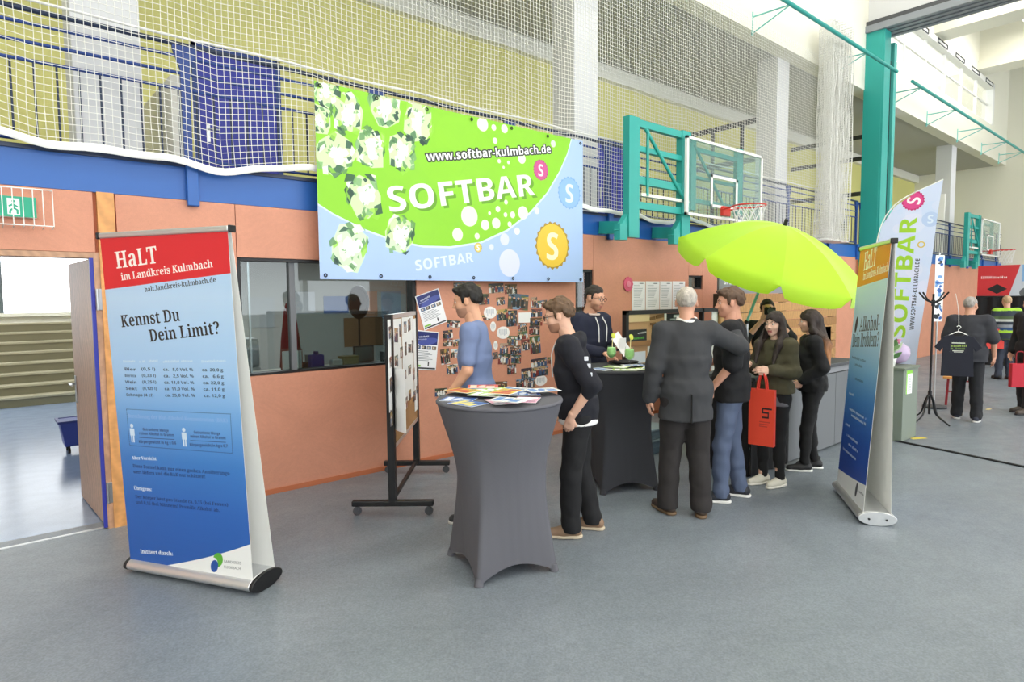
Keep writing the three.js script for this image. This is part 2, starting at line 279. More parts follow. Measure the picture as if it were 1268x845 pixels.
  part(b, 'rim', [box(-0.22, 0.22, 0.36, 0.385, -0.18, -0.15), box(-0.22, 0.22, 0.36, 0.385, 0.15, 0.18), box(-0.22, -0.19, 0.36, 0.385, -0.15, 0.15), box(0.19, 0.22, 0.36, 0.385, -0.15, 0.15)], mat(0x24357f, 0.5));
  for (const [x, z] of [[-0.12, -0.1], [0.12, -0.1], [-0.12, 0.1], [0.12, 0.1]]) part(b, 'castor', [rod(V(x - 0.012, 0.035, z), V(x + 0.012, 0.035, z), 0.035, 12), rod(V(x, 0.05, z), V(x, 0.1, z), 0.012)], M.blackMat);
}

// ---------------------------------------------------------------- office behind the interior window
struct('floor_office', box(1.45, 9.4, -0.2, 0, -4.2, -0.2), M.floor);
struct('wall_office', [box(1.45, 9.4, 0, 2.5, -4.3, -4.2), box(9.4, 9.5, 0, 2.5, -4.3, -0.2)], mat(0xb9bdb8, 0.85));
struct('ceiling_office', box(1.45, 9.5, 2.48, 2.56, -4.3, -0.2), M.offWhite);
{
  for (const [x, lab] of [[2.7, 'square office ceiling lamp above the copier'], [4.6, 'square office ceiling lamp above the pin board']]) {
    const l = thing('office_lamp', lab, 'ceiling lamp', V(x, 2.455, -2.4));
    part(l, 'housing', rbox(0.7, 0.05, 0.7, 0.01, 0, 0, 0), M.white); part(l, 'diffuser', cbox(0.6, 0.01, 0.6, 0, -0.028, 0), mat(0xffffff, 0.6, { emissive: 0xffffff, emissiveIntensity: 1.5 }));
    const a = new THREE.RectAreaLight(0xffffff, 26, 0.6, 0.6); a.position.y = -0.04; a.rotation.x = -Math.PI / 2; l.add(a);
  }
}
// ---------------------------------------------------------------- gallery railing
const POST0 = 1.38, PSTEP = 1.72;
function railing(a, b, posts, label) {
  const g = thing('gallery_railing', label, 'railing', V(0, 0, 0));
  const z = -0.02;
  for (const x of posts) {
    const sh = new THREE.Shape(); sh.moveTo(-0.03, 0); sh.lineTo(0.03, 0); sh.lineTo(0.035, 0.78); sh.lineTo(0.085, 0.93); sh.lineTo(0.085, 0.96); sh.lineTo(-0.085, 0.96); sh.lineTo(-0.085, 0.93); sh.lineTo(-0.035, 0.78);
    part(g, 'post', uvm(new THREE.ExtrudeGeometry(sh, { depth: 0.03, bevelEnabled: false }).translate(x, GF, z - 0.015)), M.blueDark);
    part(g, 'post_foot', [rbox(0.09, 0.34, 0.05, 0.008, x + 0.01, 2.68, 0.024)], M.blue);
  }
  part(g, 'handrail', rod(V(a, GF + 0.97, z), V(b, GF + 0.97, z), 0.02), M.railDark);
  for (const y of [0.875, 0.745, 0.62]) part(g, 'rail', rod(V(a, GF + y, z), V(b, GF + y, z), 0.013), M.blueDark);
  part(g, 'rail', rod(V(a, GF + 0.07, z), V(b, GF + 0.07, z), 0.012), M.blueDark);
  const bg = rod(V(0, GF + 0.07, z), V(0, GF + 0.62, z), 0.008, 6);
  for (let x = a + 0.06, n = 0; x < b; x += 0.132, n++) { if (n > 290) break; const m = part(g, 'baluster', bg, M.railDark); m.position.x = x; }
  return g;
}
railing(-1.9, 14.95, Array.from({ length: 10 }, (_, i) => POST0 + (i - 1) * PSTEP).concat([14.9]), 'blue steel gallery railing with thin balusters above the blue beam');
railing(16.0, 27.7, Array.from({ length: 7 }, (_, i) => 16.3 + i * 1.8), 'dark gallery railing continuing beyond the teal divider column');

// ---------------------------------------------------------------- safety net
{
  const NX0 = -0.6, NX1 = 12.75, NY0 = 2.86, NY1 = 6.35, ZN = 0.1, C = 0.05;
  const sag = (x) => NY0 + 0.035 * Math.sin(x * 3.1 + 0.6) + 0.03 * Math.sin(x * 5.3 + 2) + 0.012 * Math.sin(x * 11);
  const warp = (x, y) => { const k = Math.max(0, 1 - (y - NY0) / 2.2); return V(x + 0.02 * n3(x * 0.8, y * 0.8, 1) + 0.01 * n3(x * 3, y * 3, 4), y + k * (sag(x) - NY0) + 0.012 * n3(x * 2, y * 2, 9), ZN + 0.02 * n3(x * 0.9, y * 0.7, 6)); };
  const pos = [], idx = [];
  const strand = (pts, r) => {
    const b0 = pos.length / 3, d = V(), s = V(), t = V();
    pts.forEach((p, i) => {
      d.copy(pts[Math.min(i + 1, pts.length - 1)]).sub(pts[Math.max(i - 1, 0)]).normalize();
      s.set(0, 0, 1).cross(d).normalize(); t.copy(d).cross(s);
      for (let k = 0; k < 3; k++) { const a = (k * 2 * Math.PI) / 3; pos.push(p.x + r * (Math.cos(a) * s.x + Math.sin(a) * t.x), p.y + r * (Math.cos(a) * s.y + Math.sin(a) * t.y), p.z + r * (Math.cos(a) * s.z + Math.sin(a) * t.z)); }
    });
    for (let i = 0; i < pts.length - 1; i++) for (let k = 0; k < 3; k++) { const a = b0 + i * 3 + k, b = b0 + i * 3 + ((k + 1) % 3); idx.push(a, b, a + 3, b, b + 3, a + 3); }
  };
  const R = 0.0027;
  for (let x = NX0; x <= NX1; x += C) { const p = []; for (let y = NY0; y <= NY1 + 0.01; y += 0.25) p.push(warp(x, y)); strand(p, R); }
  for (let y = NY0; y <= NY1; y += C) { const p = []; for (let x = NX0; x <= NX1 + 0.01; x += 0.2) p.push(warp(x, y)); strand(p, R); }
  const g = new THREE.BufferGeometry(); g.setAttribute('position', new THREE.Float32BufferAttribute(pos, 3)); g.setIndex(idx); g.computeVertexNormals();
  const net = thing('safety_net', 'white knotted safety net hung in front of the gallery railing', 'net', V(0, 0, 0));
  tag(part(net, 'netting', g, M.net), null, null, null, 'stuff');
  // white hem tape that droops along the lower edge
  const hp = [], hi = [], top = [];
  for (let i = 0; i <= 180; i++) { const x = NX0 + ((NX1 - NX0) * i) / 180, y = sag(x), wv = 0.012 * Math.sin(x * 7) + 0.02; for (const [dy, dz] of [[0.028, 0], [0.0, wv], [-0.032, wv * 0.6], [-0.028, wv * 0.6 - 0.008], [0, wv - 0.008], [0.028, -0.008]]) hp.push(x, y + dy, ZN + dz); }
  for (let i = 0; i < 180; i++) for (let k = 0; k < 6; k++) { const a = i * 6 + k, b = i * 6 + ((k + 1) % 6); hi.push(a, a + 6, b, b, a + 6, b + 6); }
  const hg = new THREE.BufferGeometry(); hg.setAttribute('position', new THREE.Float32BufferAttribute(hp, 3)); hg.setIndex(hi); hg.computeVertexNormals();
  part(net, 'hem_tape', hg, M.white);
  for (let i = 0; i <= 60; i++) { const x = NX0 + ((NX1 - NX0) * i) / 60; top.push(V(x, GF + 1.0 + 0.006 * Math.sin(x * 4), 0.06)); }
  part(net, 'tie_rope', tube(top, 0.011, 180, 5), M.white);
  // gathered end of the net: hanging folds close together
  const gp = []; pos.length = 0; idx.length = 0;
  const gx0 = 12.35, gx1 = 13.3, fold = (s, y) => V(gx0 + (gx1 - gx0) * s + 0.04 * n3(s * 9, y * 0.6, 2) + 0.05 * (s - 0.5) * (y < 3.4 ? 3.4 - y : 0), y, 0.3 + 0.16 * Math.sin(s * 46 + 0.5 * n3(s * 3, y, 1)) + 0.03 * n3(s * 20, y * 2, 3));
  for (let i = 0; i <= 150; i++) { const p = []; for (let y = 2.8; y <= 6.95; y += 0.16) p.push(fold(i / 150, y)); strand(p, 0.0048); }
  for (let y = 2.8; y <= 6.9; y += 0.05) { const p = []; for (let i = 0; i <= 150; i += 1) p.push(fold(i / 150, y)); strand(p, 0.004); }
  const fg = new THREE.BufferGeometry(); fg.setAttribute('position', new THREE.Float32BufferAttribute(pos, 3)); fg.setIndex(idx); fg.computeVertexNormals();
  const gn = thing('gathered_net', 'bunched white net hanging in folds beside the teal column', 'net', V(0, 0, 0));
  tag(part(gn, 'netting', fg, M.net), null, null, null, 'stuff');
  for (let i = 0; i <= 40; i++) gp.push(fold(i / 40, 2.79));
  part(gn, 'hem_tape', tube(gp, 0.022, 160, 6), M.white);
}
// net tube on wall brackets, near hall and far hall
{
  const y = 6.42, z = 0.66;
  const mk = (a, b, label, xs) => {
    const g = thing('net_track', label, 'rail', V(0, 0, 0));
    part(g, 'rail', rod(V(a, y, z), V(b, y, z), 0.035, 10), M.teal);
    for (const x of xs) part(g, 'bracket', [rod(V(x, y + 0.1, 0), V(x, y - 0.28, 0), 0.018), rod(V(x, y + 0.02, 0), V(x, y, z), 0.014), rod(V(x, y - 0.25, 0), V(x, y, z), 0.012)], M.tealLight);
  };
  mk(-3, 15.0, 'teal tube on wall brackets above the safety net', [-1, 2.75, 6.5, 10.24, 13.4]);
  mk(15.95, 27.7, 'teal tube on wall brackets beyond the divider column', [16.6, 19.28, 22, 24.6, 26.8]);
}
// glazed screen across the gallery
{
  const g = structG('partition_gallery');
  const x = 12.6;
  for (const y of [4.55, 5.35]) part(g, 'transom', box(x, x + 0.06, y, y + 0.1, GB, -0.75), M.greyDark);
  for (const z of [-0.78, -1.5, -2.2]) part(g, 'mullion', box(x, x + 0.06, GF, 5.4, z - 0.03, z + 0.03), M.greyDark);
  for (const [a, b] of [[-0.81, -1.47], [-1.53, -2.17], [-2.23, GB]]) part(g, 'pane', box(x + 0.027, x + 0.033, GF + 0.05, 4.55, b, a), M.glass);
  for (const y of [4.3, 5.2, 5.75]) part(g, 'transom', box(17.6, 17.66, y, y + 0.1, GB, -0.3), M.greyDark);
}
// far white board on the gallery
single('gallery_board', 'tall white board standing at the far gallery railing', 'board', box(21.3, 21.36, GF, 4.6, -0.9, -0.06), M.white);

// ---------------------------------------------------------------- folded basketball backstops
function backstop(x, label, z, netted) {
  // x: outer edge of the wall-side post, z: plane of the frame
  const g = thing('basketball_backstop', label, 'basketball hoop', V(x, 0, z));
  const SX = 1.22; g.scale.x = SX;
  const Y0 = 2.75, Y1 = 4.02;
  const foot = (fx, name) => {   // post with a slanting foot reaching back to the beam
    part(g, name, [bar(V(fx, 2.5, 0), V(fx, Y1, 0), 0.17, 0.1)], M.teal);
    part(g, 'wall_arm', [bar(V(fx - 0.06, 2.66, -z + 0.02), V(fx - 0.06, 2.62, 0), 0.1, 0.16), bar(V(fx - 0.2, 2.56, -0.02), V(fx, 2.86, -0.01), 0.07, 0.08), box(fx - 0.22, fx - 0.1, 2.46, 2.66, -0.06, 0.04)], M.teal);
  };
  foot(0.08, 'post'); foot(1.02, 'post');
  for (const [y, h] of [[Y1 - 0.06, 0.09], [Y1 - 0.38, 0.07], [3.24, 0.1], [2.92, 0.09]]) part(g, 'cross_bar', box(0.1, 1.1, y - h / 2, y + h / 2, -0.03, 0.04), M.teal);
  part(g, 'cross_bar', box(0.2, 1.2, 3.04, 3.08, -0.02, 0.05), M.offWhite);
  part(g, 'brace', rod(V(0.26, Y1 - 0.12, 0.05), V(1.05, 3.0, 0.05), 0.022), M.teal);
  part(g, 'brace', rod(V(0.3, 3.9, 0.05), V(0.3, 3.05, 0.05), 0.018), M.teal);
  part(g, 'brace', rod(V(1.15, 3.86, 0.06), V(1.85, 3.02, 0.06), 0.02), M.teal);
  part(g, 'board_frame', [box(1.1, 1.2, 2.95, 3.95, 0.0, 0.06), box(2.1, 2.24, 2.98, 3.98, 0.0, 0.06), box(1.1, 2.2, 3.78, 3.84, 0.0, 0.05), box(1.1, 2.2, 3.4, 3.44, 0.0, 0.05), box(1.1, 2.2, 3.06, 3.12, 0, 0.05)], M.teal);
  const bx0 = 0.92, bx1 = 2.62, by0 = 2.86, by1 = 3.93, bz = 0.12, w = 0.035;
  const fr = part(g, 'backboard', box(bx0 + w, bx1 - w, by0 + w, by1 - w, bz - 0.004, bz + 0.004), M.acryl);
  part(fr, 'border', [box(bx0, bx1, by0, by0 + w, bz - 0.02, bz + 0.02), box(bx0, bx1, by1 - w, by1, bz - 0.02, bz + 0.02), box(bx0, bx0 + w, by0, by1, bz - 0.02, bz + 0.02), box(bx1 - w, bx1, by0, by1, bz - 0.02, bz + 0.02)], M.white);
  const cx = 1.72, sy = 3.02;
  part(fr, 'target_square', [box(cx - 0.3, cx + 0.3, sy, sy + 0.04, bz + 0.005, bz + 0.012), box(cx - 0.3, cx + 0.3, sy + 0.42, sy + 0.46, bz + 0.005, bz + 0.012), box(cx - 0.3, cx - 0.26, sy, sy + 0.46, bz + 0.005, bz + 0.012), box(cx + 0.26, cx + 0.3, sy, sy + 0.46, bz + 0.005, bz + 0.012)], M.white);
  const rx = 1.72, ry = 3.02, rz = bz + 0.4;
  const rim = part(g, 'hoop', [new THREE.TorusGeometry(0.225, 0.011, 8, 32).rotateX(Math.PI / 2).scale(1 / SX, 1, 1).translate(rx, ry, rz), rod(V(rx - 0.07, ry - 0.02, bz), V(rx - 0.09, ry, rz - 0.2), 0.012), rod(V(rx + 0.07, ry - 0.02, bz), V(rx + 0.09, ry, rz - 0.2), 0.012), rbox(0.16, 0.14, 0.06, 0.01, rx, ry - 0.04, bz + 0.03)], mat(0xd8382c, 0.45));
  const ns = [];
  for (let i = 0; i < 12; i++) for (const dir of [-1, 1]) {
    const p = []; for (let k = 0; k <= 4; k++) { const a = ((i + dir * k * 0.5) / 12) * 2 * Math.PI, r = 0.225 - 0.09 * (k / 4) + 0.02 * Math.max(0, k - 3); p.push(V(rx + (r / SX) * Math.cos(a), ry - 0.1 * k, rz + r * Math.sin(a))); }
    ns.push(tube(p, 0.005, 8, 4));
  }
  part(rim, 'hoop_net', ns, M.white);
  return g;
}
backstop(onZ(776, 160, 0.45).x, 'teal basketball backstop folded beside the big green banner', 0.45);
backstop(onZ(1196, 285, 0.45).x, 'teal basketball backstop folded beyond the tall feather flag', 0.45);
// ---------------------------------------------------------------- printed things
const setFont = (c, px, bold = true, fam = 'sans-serif') => { c.font = (bold ? 'bold ' : '') + px + 'px ' + fam; };
// text from a to b (baseline), stretched to fit
function textAB(c, s, a, b, h, fam = 'sans-serif', bold = true, stroke) {
  c.save(); setFont(c, 100, bold, fam); c.textBaseline = 'alphabetic';
  const w = c.measureText(s).width, dx = b[0] - a[0], dy = b[1] - a[1];
  c.translate(a[0], a[1]); c.rotate(Math.atan2(dy, dx)); c.scale(Math.hypot(dx, dy) / w, h / 72);
  if (stroke) { c.lineJoin = 'round'; c.lineWidth = stroke[1]; c.strokeStyle = stroke[0]; c.strokeText(s, 0, 0); }
  c.fillText(s, 0, 0); c.restore();
}
// lettering too small to read in the picture: broken strokes
function scrawl(c, a, b, h, colr) { const dx = b[0] - a[0], dy = b[1] - a[1], L = Math.hypot(dx, dy); c.save(); c.translate(...a); c.rotate(Math.atan2(dy, dx)); c.fillStyle = colr; for (let x = 0; x < L; x += h * 0.62) { if (rnd() < 0.12) continue; const k = rnd(0.5, 0.75) * h; c.fillRect(x, -k, h * 0.13, k); c.fillRect(x + h * 0.3, -k, h * 0.13, k); c.fillRect(x, -k * rnd(0.3, 1), h * 0.42, h * 0.12); } c.restore(); }
const disc = (c, x, y, r, col, ry = r) => { c.fillStyle = col; c.beginPath(); c.ellipse(x, y, r, ry, 0, 0, 7); c.fill(); };
// a sheet with thickness, printed on +z (and on -z with back)
const sheetGeo = (w, h, t) => new THREE.BoxGeometry(w, h, t);
const sheetMats = (front, edge = M.paper, back = edge) => [edge, edge, edge, edge, front, back];
const printMat = (t, rough = 0.55) => mat(0xffffff, rough, { map: t });

// big banner: its corners taken from the wall plane it hangs in
{
  const ZB = 0.17, tl = onZ(389, 103, ZB), br = onZ(721, 351, ZB), tr = onZ(722, 173, ZB), bl = onZ(396, 344, ZB);
  const x0 = (tl.x + bl.x) / 2, x1 = (tr.x + br.x) / 2, y0 = (bl.y + br.y) / 2, y1 = (tl.y + tr.y) / 2, W = 2048, H = Math.round((W * (y1 - y0)) / (x1 - x0));
  const q = (zx, zy) => { const p = onZ(385 + zx / 3.249, 95 + zy / 3.249, ZB); return [((p.x - x0) / (x1 - x0)) * W, ((y1 - p.y) / (y1 - y0)) * H]; };
  const tex = canvas(W, H, (c) => {
    c.fillStyle = '#a9c4ee'; c.fillRect(0, 0, W, H);
    // green field, bounded below by a wide curve
    const curve = [[20, 505], [90, 550], [220, 615], [330, 655], [450, 680], [560, 683], [680, 665], [790, 615], [880, 545], [950, 465], [1000, 380], [1030, 310], [1046, 250]].map((p) => q(...p));
    const field = (grow, col) => { c.fillStyle = col; c.beginPath(); c.moveTo(-20, -20); c.lineTo(-20, curve[0][1] + grow); for (const p of curve) c.lineTo(p[0] + grow * 0.4, p[1] + grow); c.lineTo(curve.at(-1)[0] + grow * 0.4, -20); c.fill(); };
    field(12, '#d4e4fa'); field(0, '#8bcf24');
    c.save(); c.beginPath(); c.moveTo(0, 0); for (const p of curve) c.lineTo(...p); c.lineTo(curve.at(-1)[0], 0); c.clip();
    for (let i = 0; i < 60; i++) { const [x, y] = [rnd(0, W), rnd(0, H)]; disc(c, x, y, rnd(80, 200), i % 2 ? 'rgba(160,228,40,0.05)' : 'rgba(120,205,10,0.05)'); } c.restore();
    // ice cubes
    const cube = (zx, zy, zr) => {
      const [x, y] = q(zx, zy), R = Math.abs(q(zx + zr, zy)[0] - x), rot = rnd(-0.5, 0.9), n = 8, pts = [], P = (a, k, j = 1) => { const ca = Math.cos(a), sa = Math.sin(a), sqr = 1 / Math.pow(Math.abs(ca) ** 3.2 + Math.abs(sa) ** 3.2, 1 / 3.2), u = ca * sqr * k * R * 0.92, v = sa * sqr * k * R * 1.12; return [x + u * Math.cos(rot) - v * Math.sin(rot), y + u * Math.sin(rot) + v * Math.cos(rot)]; };
      const poly = (list, col) => { c.fillStyle = col; c.beginPath(); list.forEach((p) => c.lineTo(...p)); c.fill(); };
      for (let i = 0; i < n; i++) pts.push(P((i / n) * 6.283 + rnd(-0.2, 0.2), rnd(0.8, 1.02)));
      poly(pts, 'rgba(214,240,190,0.9)');
      for (let i = 0; i < 22; i++) { const a = rnd(0, 6.283), k = rnd(0.68, 1.0), da = rnd(0.3, 0.85), w = rnd(0.1, 0.34); poly([P(a, k), P(a + da * 0.5, k + w * 0.4), P(a + da, k - rnd(0, 0.1)), P(a + da * 0.6, k - w)], pick(['rgba(38,78,60,0.85)', 'rgba(62,110,70,0.8)', 'rgba(120,170,110,0.8)', 'rgba(30,62,54,0.85)', 'rgba(150,215,60,0.75)', 'rgba(235,248,228,0.9)', 'rgba(90,140,84,0.8)'])); }
      for (let i = 0; i < 12; i++) { const a = rnd(0, 6.283), k = rnd(0, 0.42), [px, py] = P(a, k), w = rnd(0.14, 0.36) * R, l = []; for (let j = 0; j < 7; j++) l.push([px + Math.cos(j * 0.9) * w * rnd(0.5, 1), py + Math.sin(j * 0.9) * w * rnd(0.6, 1.2)]); poly(l, pick(['rgba(255,255,255,0.95)', 'rgba(244,252,238,0.95)', 'rgba(226,242,218,0.9)'])); }
      for (let i = 0; i < 7; i++) { const a = rnd(0, 6.283), k = rnd(0.2, 0.6); poly([P(a, k), P(a + 0.25, k + 0.12), P(a + 0.3, k - 0.06)], 'rgba(110,160,100,0.7)'); }
    };
    for (const s of [[60, 65, 55], [30, 170, 55], [145, 145, 72], [100, 310, 78], [300, 125, 68], [240, 290, 66], [430, 185, 66], [365, 305, 62], [215, 485, 78], [155, 690, 80], [358, 635, 64]]) cube(...s);
    // bubbles
    for (const [x, y, r] of [[690, 192, 22], [735, 205, 10], [778, 210, 14], [740, 258, 10], [848, 330, 17], [795, 345, 6], [775, 365, 5], [757, 340, 7], [637, 562, 32], [590, 635, 20], [700, 597, 17], [745, 590, 18], [752, 533, 10], [718, 550, 6], [783, 556, 8], [812, 556, 11], [853, 548, 22], [800, 594, 9], [668, 642, 10], [785, 505, 8], [830, 622, 12]]) { const [a, b] = q(x, y); disc(c, a, b, r * 2.0, 'rgba(240,250,225,0.95)'); }
    for (const [x, y, r] of [[780, 655, 20], [908, 540, 12], [800, 750, 46], [726, 686, 10], [975, 270, 12]]) { const [a, b] = q(x, y); disc(c, a, b, r * 2.0, 'rgba(226,226,246,0.8)'); }
    // words
    const T = (s, a, b, h, col, stroke, fam, bold) => { c.fillStyle = col; textAB(c, s, q(...a), q(...b), h, fam, bold, stroke); };
    const hgt = (a, b) => Math.abs(q(...a)[1] - q(...b)[1]);
    T('SOFTBAR', [322, 556], [912, 486], hgt([400, 545], [395, 445]), 'rgba(70,120,20,0.55)');
    T('SOFTBAR', [310, 546], [902, 476], hgt([400, 545], [395, 445]), '#f1f7ea');
    T('www.softbar-kulmbach.de', [466, 340], [968, 306], hgt([500, 340], [500, 304]), '#ffffff', ['#20241e', 22]);
    T('SOFTBAR', [420, 782], [655, 745], hgt([500, 772], [500, 730]), '#d9e6fa');
    const cap = (x, y, r, col, dark, ink) => {
      const [a, b] = q(x, y), rx = Math.abs(q(x + r, y)[0] - a);
      c.fillStyle = dark; c.beginPath(); for (let i = 0; i <= 84; i++) { const t = (i / 84) * 6.283, k = rx * (1.08 + 0.05 * Math.sin(i * Math.PI * 0.5)); c.lineTo(a + Math.cos(t) * k, b + Math.sin(t) * k); } c.fill();
      disc(c, a, b, rx, col); c.fillStyle = ink; setFont(c, rx * 1.75); c.textAlign = 'center'; c.textBaseline = 'middle'; c.fillText('S', a, b + rx * 0.05); c.textAlign = 'left';
    };
    cap(925, 376, 27, '#cc4f90', '#b83a7c', '#f6dcea'); cap(1040, 468, 40, '#8cb6e6', '#7ba6d8', '#d6e7fa'); cap(972, 680, 60, '#e8c23c', '#a8882c', '#fbf4c8'); cap(672, 688, 14, '#dcc860', '#a8882c', '#fff');
  });
  const g = thing('sponsor_banner', 'large green and light blue banner with ice cubes hung on the gallery railing', 'banner', V((x0 + x1) / 2, (y0 + y1) / 2, ZB));
  const geo = new THREE.BoxGeometry(x1 - x0, y1 - y0, 0.004, 60, 24, 1), p = geo.attributes.position;
  for (let i = 0; i < p.count; i++) p.setZ(i, p.getZ(i) + 0.006 * n3(p.getX(i) * 1.3, p.getY(i) * 1.1, 2) + 0.002 * Math.sin(p.getX(i) * 9));
  geo.computeVertexNormals();
  const pm = printMat(tex, 0.5); part(g, 'printed_sheet', geo, sheetMats(pm, M.white));
  for (let i = 0; i <= 6; i++) for (const s of [-1, 1]) part(g, 'eyelet', new THREE.TorusGeometry(0.014, 0.005, 6, 12).translate(-(x1 - x0) / 2 + 0.05 + (i * (x1 - x0 - 0.1)) / 6, (s * (y1 - y0)) / 2 - s * 0.035, 0.012), M.darkMetal);
}
// double-sided roll-up: two printed sheets meeting at the top over a flat oval foot
function rollup(name, label, a, b, depth, hgt, paint, opts) {
  // a, b: ends of the front lower edge on the floor; the front faces to the left of a->b seen from above
  const L = a.distanceTo(b), dir = b.clone().sub(a).normalize(), nrm = V(-dir.z, 0, dir.x);   // nrm points to the front
  if (opts.flip) nrm.negate();
  const g = thing(name, label, 'roll-up banner', a.clone().add(b).multiplyScalar(0.5).addScaledVector(nrm, -depth / 2));
  // local axes: x along the sheet as one reads it, z to the front
  const xa = V(0, 1, 0).cross(nrm).normalize(); g.rotation.y = Math.atan2(nrm.x, nrm.z);
  const w = L - 0.05, y0 = 0.06, off = depth / 2 - 0.035, tz = opts.topZ ?? 0, ry = g.rotation.y;
  const len = Math.hypot(hgt - y0, off - tz - 0.012), lean = Math.atan2(off - tz - 0.012, hgt - y0), len2 = Math.hypot(hgt - y0, off + tz - 0.012), lean2 = Math.atan2(off + tz - 0.012, hgt - y0);
  const H = 2000, W = Math.round((H * w) / len), base = g.position, c0 = V(0, y0, off).applyAxisAngle(V(0, 1, 0), ry).add(base);
  const up = V(0, Math.cos(lean), -Math.sin(lean)).applyAxisAngle(V(0, 1, 0), ry), N = V(0, Math.sin(lean), Math.cos(lean)).applyAxisAngle(V(0, 1, 0), ry);
  const q = (px, py) => { const p = onPlane(px, py, c0, N).sub(c0); return [(p.dot(xa) / w + 0.5) * W, (1 - p.dot(up) / len) * H]; };
  const tex = canvas(W, H, (c) => paint(c, W, H, q));
  const bowed = (l) => { const s = new THREE.BoxGeometry(w, l, 0.0016, 12, 24, 1), p = s.attributes.position; for (let i = 0; i < p.count; i++) p.setZ(i, p.getZ(i) + 0.004 * Math.cos((p.getX(i) / w) * 3.1) * Math.sin((p.getY(i) / l + 0.5) * 3.1)); s.computeVertexNormals(); return s; };
  const pm = printMat(tex, 0.4), f = part(g, 'printed_sheet', bowed(len), sheetMats(pm, M.white, M.white));
  f.position.set(0, (hgt + y0) / 2, (off + tz + 0.012) / 2); f.rotation.x = -lean;
  const bk = part(g, 'printed_sheet', bowed(len2), sheetMats(pm, M.white, M.white)); bk.rotation.order = 'YXZ'; bk.position.set(0, (hgt + y0) / 2, (tz - off - 0.012) / 2); bk.rotation.y = Math.PI; bk.rotation.x = -lean2;
  part(g, 'top_bar', [rbox(w + 0.02, 0.035, 0.045, 0.012, 0, hgt + 0.005, tz)], M.alu);
  for (const s of [-1, 1]) part(g, 'top_cap', rbox(0.016, 0.04, 0.05, 0.006, s * (w / 2 + 0.018), hgt + 0.005, tz), M.black);
  const oval = new THREE.Shape(); oval.absellipse(0, 0.05, depth / 2, 0.05, 0, Math.PI * 2);
  const ex = (l) => new THREE.ExtrudeGeometry(oval, { depth: l, bevelEnabled: true, bevelSize: 0.003, bevelThickness: 0.003, bevelSegments: 1, curveSegments: 20 }).rotateY(Math.PI / 2);
  part(g, 'foot', uvm(ex(L - 0.06).translate(-L / 2 + 0.03, 0.003, 0)), M.alu);
  for (const s of [-1, 1]) { const e = part(g, 'end_cap', uvm(ex(0.02).translate(s > 0 ? L / 2 - 0.024 : -L / 2 + 0.004, 0.003, 0)), opts.capMat); if (opts.screws) part(e, 'screw', [rod(V(s * L / 2, 0.05, -0.06), V(s * (L / 2 + 0.006), 0.05, -0.06), 0.008), rod(V(s * L / 2, 0.05, 0.06), V(s * (L / 2 + 0.006), 0.05, 0.06), 0.008)], M.darkMetal); }
  part(g, 'pole', [rod(V(0, 0.09, 0), V(0, hgt - 0.02, tz), 0.008)], M.alu);
  return g;
}
const vgrad = (c, W, H, stops) => { const g = c.createLinearGradient(0, 0, 0, H); for (const [t, k] of stops) g.addColorStop(t, k); c.fillStyle = g; c.fillRect(0, 0, W, H); };
